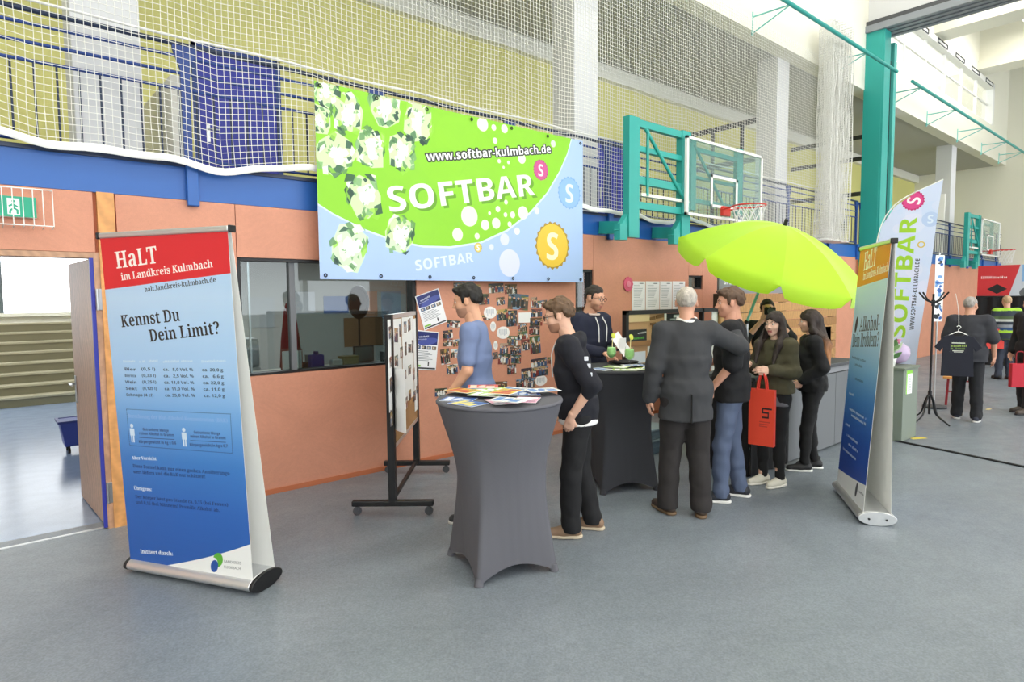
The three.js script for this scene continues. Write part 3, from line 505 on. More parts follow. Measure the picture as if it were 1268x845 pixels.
rollup('rollup_banner', 'double-sided roll-up banner with red header beside the open door', onY(153, 711), onY(313, 741), 0.26, 2.14, (c, W, H, q) => {
  const Z = (x, y) => q(120 + x / 3.38, 270 + y / 3.38), Y = (x, y) => q(120 + x / 3.25, 500 + y / 3.25);
  vgrad(c, W, H, [[0, '#a8cdf3'], [0.18, '#bcdaf7'], [0.4, '#a4ccf4'], [0.53, '#6fa8e4'], [0.66, '#3f7fcb'], [0.8, '#3068bc'], [1, '#2a5cb0']]);   // the printed blend of blues
  const hd = [Z(45, 85), Z(530, 60), Z(540, 232), Z(62, 300)], bot = Math.max(hd[2][1], hd[3][1]);
  c.fillStyle = '#df2c35'; c.beginPath(); c.moveTo(0, 0); c.lineTo(W, 0); c.lineTo(W, hd[2][1]); c.lineTo(0, hd[3][1]); c.fill();
  const T = (s, a, b, h, col, fam = 'serif', bold = true) => { c.fillStyle = col; textAB(c, s, a, b, h, fam, bold); };
  const hg = (a, b) => Math.hypot(a[0] - b[0], a[1] - b[1]);
  T('HaLT', Z(82, 212), Z(258, 188), hg(Z(82, 212), Z(75, 142)), '#fdf6f0'); T('im Landkreis Kulmbach', Z(104, 262), Z(487, 206), hg(Z(104, 262), Z(100, 232)), '#fdf6f0');
  T('halt.landkreis-kulmbach.de', Z(202, 310), Z(500, 268), hg(Z(202, 310), Z(199, 290)), '#262a30');
  T('Kennst Du', Z(104, 458), Z(352, 430), hg(Z(104, 458), Z(98, 408)), '#1a1a1c'); T('Dein Limit?', Z(224, 518), Z(520, 484), hg(Z(224, 518), Z(219, 468)), '#1a1a1c');
  for (const [x0_, x1_] of [[112, 170], [180, 255], [280, 400], [440, 535]]) scrawl(c, Z(x0_, 606), Z(x1_, 603), 20, '#d6e8fa');
  [['Bier', '(0,5 l)', 'ca.   5,0 Vol. %', 'ca. 20,0 g'], ['Biermix', '(0,33 l)', 'ca.   2,5 Vol. %', 'ca.   6,6 g'], ['Wein', '(0,25 l)', 'ca. 11,0 Vol. %', 'ca. 22,0 g'], ['Sekt', '(0,125 l)', 'ca. 11,0 Vol. %', 'ca. 11,0 g'], ['Schnaps (4 cl)', '', 'ca. 35,0 Vol. %', 'ca. 12,0 g']].forEach((r, i) => {
    const y = 638 + i * 27, dx = i * 2; T(r[0], Z(116 + dx, y), Z(r[1] ? 165 + dx : 240, y + 2), 17, '#1e2a44', 'sans-serif'); if (r[1]) T(r[1], Z(188 + dx, y), Z(248 + dx, y + 1), 17, '#1e2a44', 'sans-serif');
    T(r[2], Z(280 + dx, y + 2), Z(406 + dx, y + 3), 17, '#1e2a44', 'sans-serif'); T(r[3], Z(442 + dx, y + 4), Z(530 + dx, y + 5), 17, '#1e2a44', 'sans-serif');
  });
  c.strokeStyle = '#16305e'; c.lineWidth = 4; c.setLineDash([7, 6]); c.beginPath(); [Y(120, 22), Y(538, 42), Y(547, 200), Y(133, 168)].forEach((p, i) => (i ? c.lineTo(...p) : c.moveTo(...p))); c.closePath(); c.stroke(); c.setLineDash([]);
  T('Berechnung der Blut-Alkohol-Konzentration (BAK)', Y(126, 56), Y(528, 76), 22, '#8fb6ea', 'serif');
  for (const [x, y] of [[144, 118], [354, 134]]) { const [a, b] = Y(x, y), k = Math.abs(Y(x, y + 30)[1] - b); c.fillStyle = '#d2e6fa'; disc(c, a, b - k * 0.95, k * 0.28, '#d2e6fa'); c.fillRect(a - k * 0.4, b - k * 0.6, k * 0.8, k * 0.95); c.fillRect(a - k * 0.28, b + k * 0.3, k * 0.22, k * 0.95); c.fillRect(a + k * 0.06, b + k * 0.3, k * 0.22, k * 0.95); }
  for (const [x, y] of [[172, 108], [378, 120]]) { const D = '#1c2f5e'; T('Getrunkene Menge', Y(x + 14, y), Y(x + 120, y + 6), 17, D, 'sans-serif'); T('reinen Alkohol in Gramm', Y(x, y + 16), Y(x + 142, y + 24), 17, D, 'sans-serif'); c.fillStyle = D; const l0 = Y(x, y + 28), l1 = Y(x + 142, y + 36); c.lineWidth = 3; c.strokeStyle = D; c.beginPath(); c.moveTo(...l0); c.lineTo(...l1); c.stroke(); T('Körpergewicht in kg x 0,' + (x < 200 ? '6' : '7'), Y(x - 2, y + 50), Y(x + 150, y + 56), 17, D, 'sans-serif'); }
  T('Aber Vorsicht:', Y(142, 224), Y(246, 228), 20, '#eaf3fc', 'serif'); T('Diese Formel kann nur einen groben Annäherungs-', Y(146, 256), Y(538, 288), 20, '#15285a', 'serif'); T('wert liefern und die BAK nur schätzen!', Y(148, 280), Y(440, 300), 20, '#15285a', 'serif');
  T('Übrigens:', Y(150, 346), Y(224, 352), 20, '#eaf3fc', 'serif'); T('Der Körper baut pro Stunde ca. 0,15 (bei Frauen)', Y(156, 380), Y(530, 414), 20, '#15285a', 'serif'); T('und 0,15 (bei Männern) Promille Alkohol ab.', Y(158, 402), Y(496, 436), 20, '#15285a', 'serif');
  T('Initiiert durch:', Y(176, 602), Y(308, 612), 24, '#f4f8fc', 'serif');
  c.fillStyle = '#f3f5f4'; c.beginPath(); c.moveTo(...Y(150, 668)); const mid = Y(400, 640), e = Y(600, 562); c.quadraticCurveTo(mid[0], mid[1] + 6, W + 6, e[1]); c.lineTo(W, H); c.lineTo(0, H); c.lineTo(0, Y(150, 668)[1]); c.fill();
  const [lx, ly] = Y(482, 640); c.fillStyle = '#63b53a'; c.beginPath(); c.ellipse(lx + 12, ly - 18, 34, 46, 0.5, 0, 7); c.fill(); c.fillStyle = '#f3f5f4'; c.beginPath(); c.ellipse(lx - 22, ly + 6, 30, 36, 0.4, 0, 7); c.fill(); c.fillStyle = '#2b56a8'; c.beginPath(); c.ellipse(lx - 18, ly + 24, 26, 40, 0.4, 0, 7); c.fill();
  T('LANDKREIS', Y(512, 640), Y(582, 648), 16, '#63666a', 'sans-serif', false); T('KULMBACH', Y(512, 662), Y(580, 670), 16, '#63666a', 'sans-serif', false);
}, { capMat: M.black, topZ: 0.17 });
rollup('rollup_banner', 'double-sided roll-up banner with orange header beside the grey counter', onY(1030, 607), onY(1063, 650), 0.26, 2.13, (c, W, H, q) => {
  const Z = (x, y) => q(1010 + x / 3.674, 220 + y / 3.674), Y = (x, y) => q(1010 + x / 3.128, 400 + y / 3.128);
  vgrad(c, W, H, [[0, '#d4ecfa'], [0.35, '#c0e2f6'], [0.48, '#86bfea'], [0.6, '#4a8cd4'], [0.75, '#2a5cb8'], [1, '#243fa2']]);
  const T = (s, a, b, h, col, fam = 'serif', bold = true) => { c.fillStyle = col; textAB(c, s, a, b, h, fam, bold); };
  const a = Z(200, 500), b = Z(338, 455); c.fillStyle = '#ee7d2c'; c.beginPath(); c.moveTo(0, 0); c.lineTo(W, 0); c.lineTo(W, b[1]); c.lineTo(0, a[1]); c.fill();
  T('HaLT', Z(218, 425), Z(275, 400), 150, '#fff6ec'); T('im Landkreis Kulmbach', Z(216, 468), Z(330, 425), 62, '#fff6ec');
  T('Alkohol-', [W * 0.28, H * 0.335], [W * 0.92, H * 0.315], 110, '#1a1a1c'); T('Dein Problem?', [W * 0.06, H * 0.405], [W * 0.95, H * 0.375], 110, '#1a1a1c');
  c.fillStyle = '#1a1a1c'; c.beginPath(); c.ellipse(W * 0.14, H * 0.31, 34, 70, 0.3, 0, 7); c.fill();
  [[0.45, '#2a4a78', 0.5], [0.475, '#2a4a78', 0.34], [0.53, '#2a4a78', 0.3], [0.6, '#eef6fd', 0.2], [0.66, '#eef6fd', 0.6], [0.68, '#eef6fd', 0.5], [0.73, '#eef6fd', 0.2], [0.77, '#eef6fd', 0.4], [0.8, '#eef6fd', 0.34], [0.835, '#eef6fd', 0.5]].forEach(([t_, col, l], i) => { const x = W * (0.1 + 0.1 * (i % 3)); scrawl(c, [x, H * t_], [x + W * l, H * t_ - 4], 30, col); });
  c.fillStyle = '#f0f2f3'; c.beginPath(); c.moveTo(0, H * 0.93); c.quadraticCurveTo(W * 0.5, H * 0.915, W, H * 0.885); c.lineTo(W, H); c.lineTo(0, H); c.fill();
  c.fillStyle = '#2c3038'; c.beginPath(); c.ellipse(W * 0.72, H * 0.935, 26, 60, 0.3, 0, 7); c.fill(); scrawl(c, [W * 0.78, H * 0.935], [W * 0.95, H * 0.93], 24, '#55585c');
}, { capMat: M.alu, screws: true, topZ: -0.05 });
// ---------------------------------------------------------------- things on the wall
{ // exit sign in its wire cage
  const x0 = -0.02, x1 = 0.365, y0 = 2.335, y1 = 2.475, c = thing('exit_sign', 'green running-man exit sign in a wire cage above the door', 'exit sign', V(x0, y0, 0));
  const t = canvas(512, 190, (g, W, H) => {
    g.fillStyle = '#18a884'; g.fillRect(0, 0, W, H); g.fillStyle = '#f4fff8'; g.fillRect(300, 20, 90, 150); g.fillStyle = '#18a884';
    g.beginPath(); g.ellipse(345, 46, 13, 13, 0, 0, 7); g.fill(); g.lineWidth = 15; g.strokeStyle = '#18a884'; g.lineCap = 'round';
    g.beginPath(); g.moveTo(340, 68); g.lineTo(350, 110); g.lineTo(322, 130); g.lineTo(318, 158); g.moveTo(350, 110); g.lineTo(372, 128); g.lineTo(372, 158); g.moveTo(342, 76); g.lineTo(316, 92); g.moveTo(344, 76); g.lineTo(372, 96); g.stroke();
    g.fillStyle = '#f4fff8'; g.beginPath(); g.moveTo(40, 95); g.lineTo(120, 35); g.lineTo(120, 75); g.lineTo(240, 75); g.lineTo(240, 115); g.lineTo(120, 115); g.lineTo(120, 155); g.fill();
  });
  const b = part(c, 'sign_box', new THREE.BoxGeometry(x1 - x0, y1 - y0, 0.06), sheetMats(printMat(t, 0.4), M.white)); b.position.set((x1 - x0) / 2, (y1 - y0) / 2, 0.035);
  const W = [], a0 = -0.08, a1 = x1 - x0 + 0.09, b0 = -0.06, b1 = y1 - y0 + 0.05;
  for (let i = 0; i <= 10; i++) { const x = a0 + ((a1 - a0) * i) / 10; part(c, 'cage_wire', [rod(V(x, b0, 0.13), V(x, b1, 0.13), 0.0035, 6), rod(V(x, b1, 0.13), V(x, b1 + 0.01, 0.002), 0.0035, 6), rod(V(x, b0, 0.13), V(x, b0 - 0.01, 0.002), 0.0035, 6)], M.white); }
  for (const y of [b0, b1]) part(c, 'cage_wire', [rod(V(a0, y, 0.13), V(a1, y, 0.13), 0.004, 6)], M.white);
}
const photoAtlas = canvas(1024, 1024, (c) => {
  const pal = ['#c8bba8', '#566a80', '#2b3038', '#8a4a42', '#b89a58', '#5a704e', '#d8d6d0', '#6e5340', '#7d9ab4', '#b0947f', '#3c4434', '#4a4048'];
  for (let j = 0; j < 8; j++) for (let i = 0; i < 8; i++) {
    const x = i * 128, y = j * 128; c.save(); c.beginPath(); c.rect(x, y, 128, 128); c.clip(); c.fillStyle = pick(pal); c.fillRect(x, y, 128, 128); c.fillStyle = pick(pal); c.fillRect(x, y + rnd(50, 90), 128, 90);
    for (let k = 0; k < 26; k++) { c.fillStyle = pick(pal); c.beginPath(); c.ellipse(x + rnd(0, 128), y + rnd(20, 128), rnd(4, 16), rnd(6, 26), rnd(0, 3), 0, 7); c.fill(); }
    for (let k = 0; k < 5; k++) { const a = x + 14 + k * 25, b = y + rnd(40, 70); c.fillStyle = pick(['#23262c', '#8c3a36', '#e2e2de', '#3f567c', '#4c5048', '#5a4a40']); c.fillRect(a - 9, b, 18, 60); c.fillStyle = '#d8a888'; c.beginPath(); c.ellipse(a, b - 6, 7, 9, 0, 0, 7); c.fill(); }
    c.restore();
  }
});
const photoMat = printMat(photoAtlas, 0.35);
function atlasSheet(w, h, t, n) {
  const g = new THREE.BoxGeometry(w, h, t), uv = g.attributes.uv, i = n % 8, j = Math.floor(n / 8) % 8;
  for (let k = 0; k < uv.count; k++) uv.setXY(k, (i + 0.04 + uv.getX(k) * 0.92) / 8, 1 - (j + 0.96 - uv.getY(k) * 0.92) / 8);
  return g;
}
{
  const P = (zx, zy) => onZ(500 + zx / 4.97, 330 + zy / 4.97, 0);
  const shots = [[305, 100, 400, 130], [400, 110, 470, 165], [520, 105, 612, 165], [620, 110, 695, 170], [440, 170, 525, 235], [570, 190, 620, 238], [640, 170, 765, 265], [780, 190, 820, 255], [820, 210, 880, 250], [570, 265, 640, 330], [630, 272, 697, 368], [780, 262, 850, 310], [775, 318, 850, 365], [705, 350, 755, 400], [700, 403, 760, 448], [770, 370, 835, 420], [635, 430, 700, 488], [590, 475, 640, 535], [655, 492, 718, 540], [722, 452, 772, 515], [776, 430, 840, 535], [580, 540, 655, 600], [545, 530, 578, 570], [660, 547, 720, 595], [635, 605, 690, 660], [782, 570, 878, 618], [722, 630, 788, 690], [792, 622, 885, 670], [690, 697, 748, 745], [752, 690, 803, 745], [540, 715, 635, 745], [882, 560, 905, 600], [265, 335, 345, 375], [240, 395, 300, 443], [240, 447, 298, 490], [302, 450, 345, 490], [225, 510, 282, 600], [287, 510, 345, 560], [262, 607, 330, 660], [190, 755, 265, 795], [505, 620, 540, 665], [470, 300, 530, 330]];
  shots.forEach(([a, b, c, d], i) => {
    const p = P(a, b), q = P(c, d), m = part(scene, 'pinned_photo', atlasSheet(q.x - p.x, Math.abs(p.y - q.y), 0.003, i), photoMat);
    m.position.set((p.x + q.x) / 2, (p.y + q.y) / 2, 0.003 + 0.0006 * (i % 5)); m.rotation.z = rnd(-0.1, 0.1);
    tag(m, 'small colour snapshot pinned on the salmon wall under the green banner', 'photo', 'snapshots pinned on the salmon wall');
  });
  for (const [a, b, c, d] of [[490, 248, 570, 320], [570, 372, 650, 444], [805, 675, 880, 730], [550, 460, 577, 515], [530, 340, 566, 400]]) {
    const p = P(a, b), q = P(c, d), m = part(scene, 'round_note', new THREE.CylinderGeometry((q.x - p.x) / 2, (q.x - p.x) / 2, 0.003, 28).rotateX(Math.PI / 2), printMat(canvas(64, 64, (g) => { g.fillStyle = '#f4f1ee'; g.fillRect(0, 0, 64, 64); g.fillStyle = '#9aa4b4'; for (let i = 0; i < 7; i++) g.fillRect(14, 14 + i * 6, rnd(20, 36), 2); }), 0.8));
    m.position.set((p.x + q.x) / 2, (p.y + q.y) / 2, 0.004); m.scale.y = Math.abs(p.y - q.y) / (q.x - p.x);
    tag(m, 'round white handwritten note pinned among the snapshots', 'note', 'round notes among the snapshots');
  }
  const card = P(705, 285), card2 = P(780, 345), cm = part(scene, 'note_card', cbox(card2.x - card.x, card.y - card2.y, 0.003), M.paper); cm.position.set((card.x + card2.x) / 2, (card.y + card2.y) / 2, 0.004); tag(cm, 'blank white rectangular card pinned among the snapshots', 'card');
  const poster = canvas(400, 560, (c) => {
    c.fillStyle = '#f2f2f4'; c.fillRect(0, 0, 400, 560); c.fillStyle = '#2c3474'; c.fillRect(14, 14, 372, 180); c.fillStyle = '#4c58a4'; c.beginPath(); c.ellipse(220, 150, 170, 50, -0.2, 0, 7); c.fill();
    c.fillStyle = '#e6e8f4'; scrawl(c, [40, 110], [220, 90], 40, '#e6e8f4'); scrawl(c, [40, 142], [200, 124], 26, '#c8cce4');
    for (let i = 0; i < 4; i++) { c.fillStyle = pick(['#3a3c44', '#7a6a5a', '#556a8a']); c.fillRect(30 + i * 90, 215, 74, 52); c.fillStyle = '#c8b8a8'; c.fillRect(44 + i * 90, 225, 30, 26); }
    c.fillStyle = '#5a5e68'; for (let i = 0; i < 7; i++) c.fillRect(40, 290 + i * 22, 200 + (i * 37) % 100, 6);
    c.fillStyle = '#86c440'; c.fillRect(20, 490, 110, 26); c.fillStyle = '#343438'; c.fillRect(14, 524, 372, 22); c.fillRect(250, 440, 20, 60);
  });
  for (const [i, [cor, lab]] of [[[[65, 185], [212, 135], [265, 345], [125, 390]], 'white and navy poster pinned askew above another poster'], [[[70, 388], [218, 408], [190, 645], [55, 630]], 'white and navy poster pinned nearly upright below the askew one']].entries()) {
    const [a, b, c, d] = cor.map((q) => P(...q)), ctr = a.clone().add(b).add(c).add(d).multiplyScalar(0.25), w = (a.distanceTo(b) + d.distanceTo(c)) / 2, h = (a.distanceTo(d) + b.distanceTo(c)) / 2;
    const m = part(scene, 'wall_poster', sheetGeo(w, h, 0.003), sheetMats(printMat(poster, 0.45))); m.position.set(ctr.x, ctr.y, 0.006); m.rotation.z = Math.atan2(b.y - a.y, b.x - a.x) * 0.5 + (Math.atan2(a.y - d.y, a.x - d.x) - Math.PI / 2) * 0.5; tag(m, lab, 'poster');
  }
}
{ // four price sheets and a pink rosette further along
  const t = canvas(200, 330, (c) => { c.fillStyle = '#f1f1f3'; c.fillRect(0, 0, 200, 330); c.fillStyle = '#8e929c'; for (let i = 0; i < 15; i++) c.fillRect(24, 46 + i * 17, 90 + ((i * 53) % 60), 4); c.fillStyle = '#55585f'; c.fillRect(110, 20, 60, 8); });
  const m = printMat(t, 0.8), xs = [782, 799, 816.5, 832, 848];
  for (let i = 0; i < 4; i++) { const a = onZ(xs[i] + 0.5, 348.5, 0), b = onZ(xs[i + 1] - 0.5, 384, 0), p = part(scene, 'notice_sheet', sheetGeo(b.x - a.x, a.y - b.y, 0.003), sheetMats(m)); p.position.set((a.x + b.x) / 2, (a.y + b.y) / 2, 0.004); tag(p, 'white printed notice sheet hung in a row above the framed display board', 'paper', 'notice sheets in a row on the wall'); }
  const r = onZ(777, 352, 0), g = thing('paper_rosette', 'pink paper rosette beside the notice sheets', 'rosette', V(r.x, r.y, 0.01));
  const s = new THREE.Shape(); for (let i = 0; i <= 48; i++) { const a = (i / 48) * 6.2832, k = 0.1 + 0.006 * Math.cos(a * 12); i ? s.lineTo(Math.cos(a) * k, Math.sin(a) * k) : s.moveTo(Math.cos(a) * k, Math.sin(a) * k); }
  part(g, 'disc', new THREE.ExtrudeGeometry(s, { depth: 0.008, bevelEnabled: false }), mat(0xd8607c, 0.8)); part(g, 'centre', new THREE.CylinderGeometry(0.045, 0.045, 0.012, 20).rotateX(Math.PI / 2).translate(0, 0, 0.01), mat(0xe88aa0, 0.8));
}
// ---------------------------------------------------------------- mobile pin board on castors
{
  const a = onY(487, 638), b = V(3.28, 0, 0.3), d = b.clone().sub(a), L = d.length(), g = thing('mobile_pinboard', 'pin board covered with paper on a black castor stand', 'pin board', a.clone().add(b).multiplyScalar(0.5), Math.atan2(-d.z, d.x));
  const h = 1.62;
  for (const s of [-1, 1]) {
    const x = (s * L) / 2; part(g, 'upright', [box(x - 0.035, x + 0.035, 0.1, h, -0.028, 0.028)], M.black);
    const f = part(g, 'foot', [rbox(0.06, 0.045, 0.66, 0.01, x, 0.1, 0)], M.black);
    for (const z of [-0.29, 0.29]) part(f, 'castor', [rod(V(x - 0.011, 0.035, z), V(x + 0.011, 0.035, z), 0.034, 14), bar(V(x, 0.04, z), V(x, 0.09, z), 0.034, 0.02)], M.greyDark);
  }
  part(g, 'crossbar', box(-L / 2 + 0.03, L / 2 - 0.03, 0.115, 0.14, -0.015, 0.015), M.black);
  part(g, 'board', box(-L / 2 + 0.036, L / 2 - 0.036, 0.56, h - 0.02, -0.018, 0.018), M.cork);
  part(g, 'board_frame', [box(-L / 2 + 0.035, L / 2 - 0.035, h - 0.035, h, -0.024, 0.024), box(-L / 2 + 0.035, L / 2 - 0.035, 0.54, 0.57, -0.024, 0.024)], M.alu);
  const zf = 0.0205;   // sheets on the face towards the hall
  let n = 5;
  for (const [x, y, w, hh, k] of [[-0.48, 1.22, 0.56, 0.72, 0], [0.12, 1.2, 0.56, 0.76, 1], [0.56, 1.1, 0.26, 0.9, 0]]) { const m = part(g, 'paper_sheet', cbox(w, hh, 0.002), M.paper); m.position.set(x, y, zf); m.rotation.z = rnd(-0.02, 0.02); }
  for (let i = 0; i < 26; i++) { const m = part(g, 'pinned_print', atlasSheet(rnd(0.08, 0.16), rnd(0.07, 0.13), 0.002, n++), photoMat); m.position.set(-0.66 + (i % 7) * 0.21 + rnd(-0.03, 0.03), 0.84 + Math.floor(i / 7) * 0.21 + rnd(-0.04, 0.04), zf + 0.003); m.rotation.z = rnd(-0.1, 0.1); }
  const cur = part(g, 'curled_sheet', (() => { const q = new THREE.BoxGeometry(0.3, 0.5, 0.002, 10, 1, 1), p = q.attributes.position; for (let i = 0; i < p.count; i++) { const t = Math.max(0, 0.05 - p.getX(i)); p.setZ(i, p.getZ(i) + t * t * 3); } q.computeVertexNormals(); return q; })(), M.paper); cur.position.set(-0.6, 0.95, zf + 0.004);
}
// ---------------------------------------------------------------- bar tables with stretch covers
const TH = 1.1, TR = 0.405;
function barTable(label, ctr, ang, m) {
  const g = thing('bar_table', label, 'table', V(ctr.x, 0, ctr.z));
  const NU = 96, NV = 40, pos = [], uv = [], idx = [];
  for (let j = 0; j <= NV; j++) for (let i = 0; i <= NU; i++) {
    const v = j / NV, t = (i / NU) * 2 * Math.PI, a = t + ang;                    // feet at t = 45 deg + n * 90 deg
    const mid = Math.abs((((t + Math.PI / 4) % (Math.PI / 2)) + Math.PI / 2) % (Math.PI / 2) - Math.PI / 4), s1 = Math.tan(mid);   // 0 between two feet, 1 on a foot
    const hem = 0.085 * (1 - s1 * s1);
    const y = TH - 0.012 - v * (TH - 0.012 - hem);
    const round = TR + (0.268 - TR) * Math.pow(Math.sin(Math.min(1, v * 1.5) * Math.PI / 2), 1.1);
    const foot = (0.275 / Math.cos(mid)) * (1 - 0.09 * (1 - s1 * s1)), w = Math.pow(Math.max(0, (v - 0.15) / 0.85), 1.35);
    const r = round * (1 - w) + foot * w + 0.0012 * Math.sin(t * 26 + v * 7) * v;
    pos.push(Math.cos(a) * r, y, Math.sin(a) * r); uv.push(i / NU * 2.4, v * 1.1);
  }
  for (let j = 0; j < NV; j++) for (let i = 0; i < NU; i++) { const q = j * (NU + 1) + i; idx.push(q, q + 1, q + NU + 1, q + 1, q + NU + 2, q + NU + 1); }
  const geo = new THREE.BufferGeometry(); geo.setAttribute('position', new THREE.Float32BufferAttribute(pos, 3)); geo.setAttribute('uv', new THREE.Float32BufferAttribute(uv, 2)); geo.setIndex(idx); geo.computeVertexNormals();
  part(g, 'stretch_cover', geo, m);
  part(g, 'table_top', lathe([[0.001, TH - 0.03], [TR - 0.02, TH - 0.03], [TR + 0.004, TH - 0.022], [TR + 0.006, TH - 0.012], [TR, TH - 0.002], [TR - 0.012, TH], [0.001, TH]], 64), m);
  part(g, 'pole', rod(V(0, 0.1, 0), V(0, TH - 0.03, 0), 0.03, 12), M.metal);
  for (let k = 0; k < 4; k++) { const a = ang + Math.PI / 4 + (k * Math.PI) / 2, r = 0.385; part(g, 'leg', [rod(V(0, 0.16, 0), V(Math.cos(a) * r * 0.94, 0.03, Math.sin(a) * r * 0.94), 0.016), ], M.metal); part(g, 'foot_pocket', rod(V(Math.cos(a) * r * 0.95, 0, Math.sin(a) * r * 0.95), V(Math.cos(a) * r * 0.93, 0.045, Math.sin(a) * r * 0.93), 0.03, 14, 0.024), m); }
  return g;
}
const T1 = V(2.55, 0, 2.5), T2 = V(4.47, 0, 1.9);
barTable('bar table in mid-grey stretch cover strewn with flyers', T1, Math.atan2(0.19, -0.35) - Math.PI / 4, M.cloth);
barTable('bar table in charcoal stretch cover holding two green cocktails', T2, Math.atan2(0.11, -0.34) - Math.PI / 4, M.clothDark);
{
  const cols = [['#3f6fc0', '#e8eef8'], ['#f0c83c', '#c84a3c'], ['#a8d23c', '#ffffff'], ['#e8a4c0', '#ffffff'], ['#4a78c8', '#f4e478'], ['#f4f4f0', '#5a88c8'], ['#e4573c', '#f8e8d0']];
  const mats = cols.map(([a, b]) => printMat(canvas(128, 180, (c) => { c.fillStyle = a; c.fillRect(0, 0, 128, 180); c.fillStyle = b; c.fillRect(10, 14, 108, 40); c.fillRect(10, 110, 60, 50); c.fillStyle = '#44485a'; for (let i = 0; i < 6; i++) c.fillRect(76, 112 + i * 8, 40, 3); c.fillStyle = b; c.beginPath(); c.ellipse(64, 84, 44, 20, 0.3, 0, 7); c.fill(); }), 0.35));
  const names = ['blue', 'yellow', 'lime green', 'pink', 'blue and yellow', 'white', 'red'];
  const put = [[-0.24, -0.12, 0, 0.6], [-0.3, 0.06, 4, 0.15], [-0.12, 0.16, 3, -0.35], [0.02, 0.24, 3, -0.9], [0.16, 0.06, 0, 0.9], [0.24, -0.12, 5, 0.3], [-0.06, -0.06, 2, 0.5], [0.08, -0.18, 2, 1.4], [-0.1, -0.26, 1, 0.2], [0.1, -0.3, 6, 0.9], [0.27, 0.12, 5, 1.2], [-0.16, 0.28, 5, 0.4], [0.02, 0.04, 1, 2.0]];
  put.forEach(([x, z, k, r], i) => {
    const m = part(scene, 'flyer', new THREE.BoxGeometry(0.15, 0.003, 0.21), [M.paper, M.paper, mats[k], M.paper, M.paper, M.paper]); m.position.set(T1.x + x, TH + 0.0018 + i * 0.0033, T1.z + z); m.rotation.y = r;
    tag(m, names[k] + ' printed flyer lying on the mid-grey bar table', 'flyer', names[k] + ' flyers on the bar table');
  });
  put.slice(0, 7).forEach(([x, z], i) => {
    const m = part(scene, 'menu_card', new THREE.BoxGeometry(0.15, 0.002, 0.21), [M.paper, M.paper, mats[i % 3 ? 2 : 5], M.paper, M.paper, M.paper]); m.position.set(T2.x + [-0.26, -0.16, -0.04, 0.08, 0.2, -0.1, 0.1][i], TH + 0.0012 + i * 0.0022, T2.z + [0.02, 0.2, 0.27, 0.3, 0.22, 0.06, 0.1][i]); m.rotation.y = i * 0.7;
    tag(m, (i % 3 ? 'lime green' : 'white') + ' menu card lying on the charcoal bar table', 'menu card', (i % 3 ? 'lime green' : 'white') + ' menu cards');
  });
  const drink = (x, z, label) => {
    const g = thing('cocktail_glass', label, 'cocktail', V(x, TH + 0.004, z));
    part(g, 'glass', lathe([[0.001, 0], [0.04, 0.001], [0.04, 0.005], [0.012, 0.01], [0.008, 0.03], [0.012, 0.055], [0.035, 0.075], [0.046, 0.11], [0.043, 0.15], [0.037, 0.185], [0.035, 0.185], [0.041, 0.15], [0.044, 0.11], [0.033, 0.078], [0.001, 0.06]], 28), phys({ color: 0xffffff, roughness: 0.03, transmission: 1, thickness: 0, ior: 1.3 }));
    part(g, 'juice', lathe([[0.001, 0.063], [0.03, 0.079], [0.042, 0.11], [0.039, 0.15], [0.036, 0.165], [0.001, 0.165]], 24), mat(0x9fd88a, 0.4));
    part(g, 'straw', rod(V(0.005, 0.08, 0), V(0.055, 0.29, -0.03), 0.004), mat(0xe8d8a0, 0.5)); part(g, 'fruit_slice', new THREE.CylinderGeometry(0.026, 0.026, 0.006, 20).rotateX(1.3).translate(0.05, 0.27, -0.02), mat(0xd6dc50, 0.5));
  };
  const at = (px, py) => onY(px, py, TH);
  const c1 = at(744, 451), c2 = at(789, 450);
  drink(Math.max(c1.x, T2.x - 0.3), T2.z - 0.14, 'green cocktail with straw in front of the man in navy hoodie'); drink(T2.x + 0.03, T2.z + 0.1, 'green cocktail with fruit slice in front of the framed display board');
  const pl = thing('snack_plate', 'dark plate of snacks beside the green cocktails', 'plate', V(T2.x + 0.26, TH + 0.003, T2.z + 0.2)); part(pl, 'dish', lathe([[0.001, 0], [0.06, 0], [0.1, 0.012], [0.1, 0.016], [0.06, 0.005], [0.001, 0.005]], 28), M.greyDark);
  for (let i = 0; i < 5; i++) part(pl, 'snack', new THREE.IcosahedronGeometry(0.024, 1).scale(1, 0.7, 1.2).translate(Math.cos(i * 1.3) * 0.04, 0.02, Math.sin(i * 1.3) * 0.04), mat(0xcf8c48, 0.7));
  const tr = thing('serving_tray', 'dark round serving tray on the charcoal bar table', 'tray', V(T2.x + 0.24, TH + 0.003, T2.z - 0.14)); part(tr, 'dish', lathe([[0.001, 0], [0.13, 0], [0.145, 0.02], [0.14, 0.022], [0.127, 0.005], [0.001, 0.005]], 32), M.black);
}
